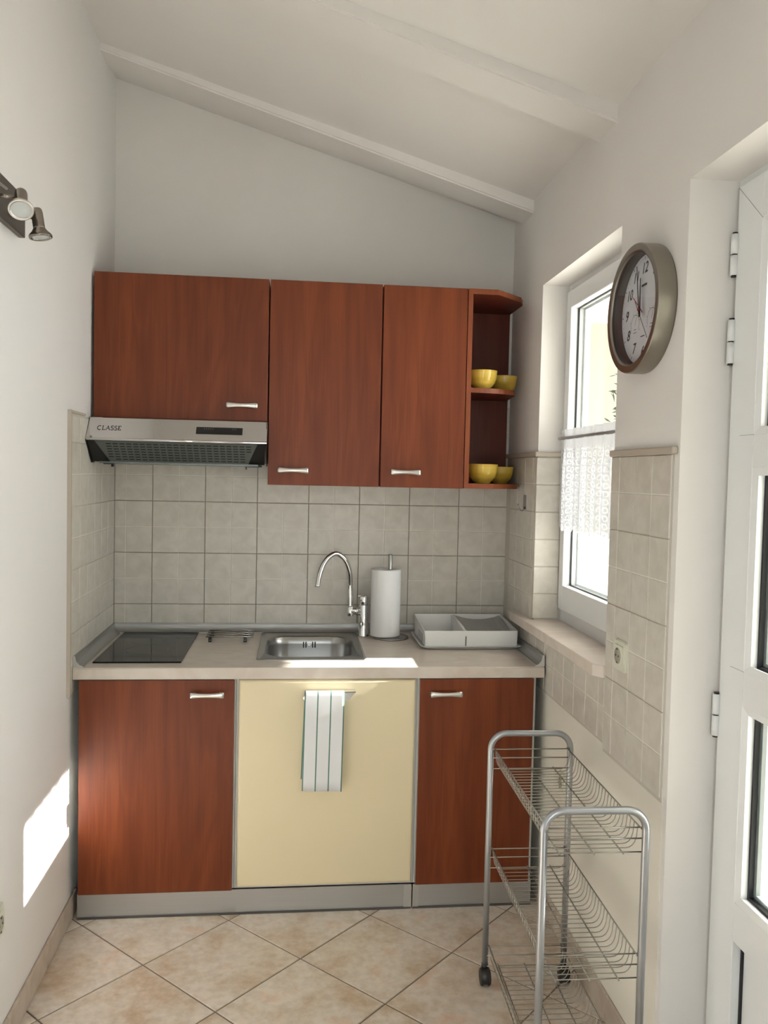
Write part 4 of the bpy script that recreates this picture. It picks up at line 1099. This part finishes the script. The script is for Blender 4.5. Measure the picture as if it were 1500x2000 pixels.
# ------------------------------------------------------------------ spot lamp on the left wall
sl = thing('wall_spotlight', 'brushed nickel wall bar with two swivel spotlights', 'wall lamp', (XL, -1.50, 2.095))
b = BM(); box(b, 0.0, 0.016, -0.40, 0.388, -0.050, 0.051); bevel(b, 0.0015, 1); obj('mounting_bar', b, DGREY, sl)
def align(o, d):
    d = Vector(d).normalized(); q = Vector((0,0,1)).rotation_difference(d); m = q.to_matrix().to_4x4(); m.translation = Vector(o); return m
def spot(face, d, cupm=None, rimm=None):
    """face = centre of the front ring (lamp local), d = direction it points"""
    Mx = align(face, d) @ Matrix.Scale(0.79, 4)
    cupm = cupm or SPOT_M
    b = BM(); lathe(b, [(0, -0.088), (0.014, -0.088), (0.0162, -0.084), (0.0175, -0.076), (0.0175, -0.030), (0.0165, -0.026), (0, -0.026)], 28, Mx); hdw = obj('spot_body', b, SPOT_M, sl)
    b = BM(); lathe(b, [(0.018, -0.028), (0.024, -0.018), (0.032, -0.010), (0.0345, -0.006), (0.0345, 0.0), (0.0335, 0.0015), (0.0275, 0.0015), (0.0265, -0.003)], 36, Mx); obj('spot_ring', b, cupm, hdw)
    b = BM(); lathe(b, [(0, -0.0018), (0.0268, -0.0020)], 28, Mx); obj('lens', b, LENS, hdw)
    b = BM()
    m0 = Mx @ Vector((0, 0, -0.060))
    tube(b, [m0, (0.016, m0.y-0.012, m0.z)], 0.0045, 10)
    obj('swivel_arm', b, SPOT_M, sl)
spot((0.085, 0.135, -0.054), (0.19, -0.615, -0.766), NICKEL)
spot((0.078, 0.305, -0.068), (0.16, 0.0, -0.98))
b = BM(); tube(b, [(0.050, -0.05, -0.018), (0.066, 0.10, -0.020)], 0.003, 8); obj('rod', b, NICKEL, sl)

# ------------------------------------------------------------------ trolley
tr = thing('wire_trolley', 'silver three-tier wire basket trolley on black castors', 'trolley', (1.381, -1.305, 0.0), -0.0227)
HL, HW, RT_ = 0.275, 0.1165, 0.0088
def arch(y):
    pts = [(-HW, y, 0.052), (-HW, y, 0.40), (-HW, y, 0.69)]
    rc = 0.045
    for k in range(9):
        a = PI - PI/2*k/8; pts.append((-HW+rc+rc*math.cos(a), y, 0.690+rc*math.sin(a)))
    for k in range(9):
        a = PI/2 - PI/2*k/8; pts.append((HW-rc+rc*math.cos(a), y, 0.690+rc*math.sin(a)))
    pts += [(HW, y, 0.40), (HW, y, 0.052)]
    return pts
for y in (HL, -HL):
    b = BM(); tube(b, arch(y), RT_, 16); obj('tube_frame', b, TROLLEY, tr)
for zr in (0.692, 0.402, 0.112):
    b = BM(); zb2 = zr-0.053; wi = HW-0.010; li = HL-0.012
    RW, rw = 0.0018, 0.00115
    # end rails (three at each end), side rims
    for y in (li+0.003, -li-0.003):
        for z in (zr, zr-0.025, zb2-0.003): tube(b, [(-HW+0.004, y, z), (HW-0.004, y, z)], RW, 6)
    for x in (-wi, wi): tube(b, [(x, -li-0.012, zr), (x, li+0.012, zr)], RW, 6)
    for x in (-wi+0.028, 0.0, wi-0.040): tube(b, [(x, -li-0.012, zb2-0.003), (x, li+0.012, zb2-0.003)], 0.0018, 6)
    nW = 25
    for k in range(nW):
        y = -li + 0.012 + (2*li-0.024)*k/(nW-1); rc = 0.022
        p = [(-wi-0.001, y, zr+0.001), (-wi+0.002, y, zr-0.028)]
        for q in range(1, 5):
            a = PI + PI/2*q/4; p.append((-wi+0.004+rc+rc*math.cos(a), y, zb2+rc+rc*math.sin(a)))
        for q in range(0, 4):
            a = 1.5*PI + PI/2*q/4; p.append((wi-0.004-rc+rc*math.cos(a), y, zb2+rc+rc*math.sin(a)))
        p += [(wi-0.002, y, zr-0.028), (wi+0.001, y, zr+0.001)]
        tube(b, p, rw, 5)
    # crossed side bracing on the room side
    n = 26
    for k in range(n-1):
        y0 = -li+0.012+(2*li-0.024)*k/(n-1); y1 = -li+0.012+(2*li-0.024)*(k+1)/(n-1)
    obj('wire_basket', b, WIRE, tr)
for y in (HL, -HL):
    for x in (-HW, HW):
        b = BM(); tube(b, [(x, y, 0.046), (x, y, 0.060)], 0.0098, 12)
        lathe(b, [(0, -0.0135), (0.021, -0.0135), (0.0225, -0.012), (0.0225, 0.012), (0.021, 0.0135), (0, 0.0135)], 24, Matrix.Translation((x, y-0.008, 0.0262)) @ Matrix.Rotation(PI/2, 4, 'Y'))
        cs = obj('castor', b, BLACKP, tr)
        b = BM()
        for dx in (-0.0150, 0.0050): 
            lathe(b, [(0, 0), (0.014, 0), (0.0215, 0.001), (0.0238, 0.0045), (0.0215, 0.009), (0.014, 0.010), (0, 0.010)], 24, Matrix.Translation((x+dx, y-0.008, 0.0238)) @ Matrix.Rotation(PI/2, 4, 'Y'))
        tube(b, [(x-0.006, y-0.008, 0.024), (x+0.006, y-0.008, 0.024)], 0.006, 8)
        obj('wheel', b, BLACKP, cs)
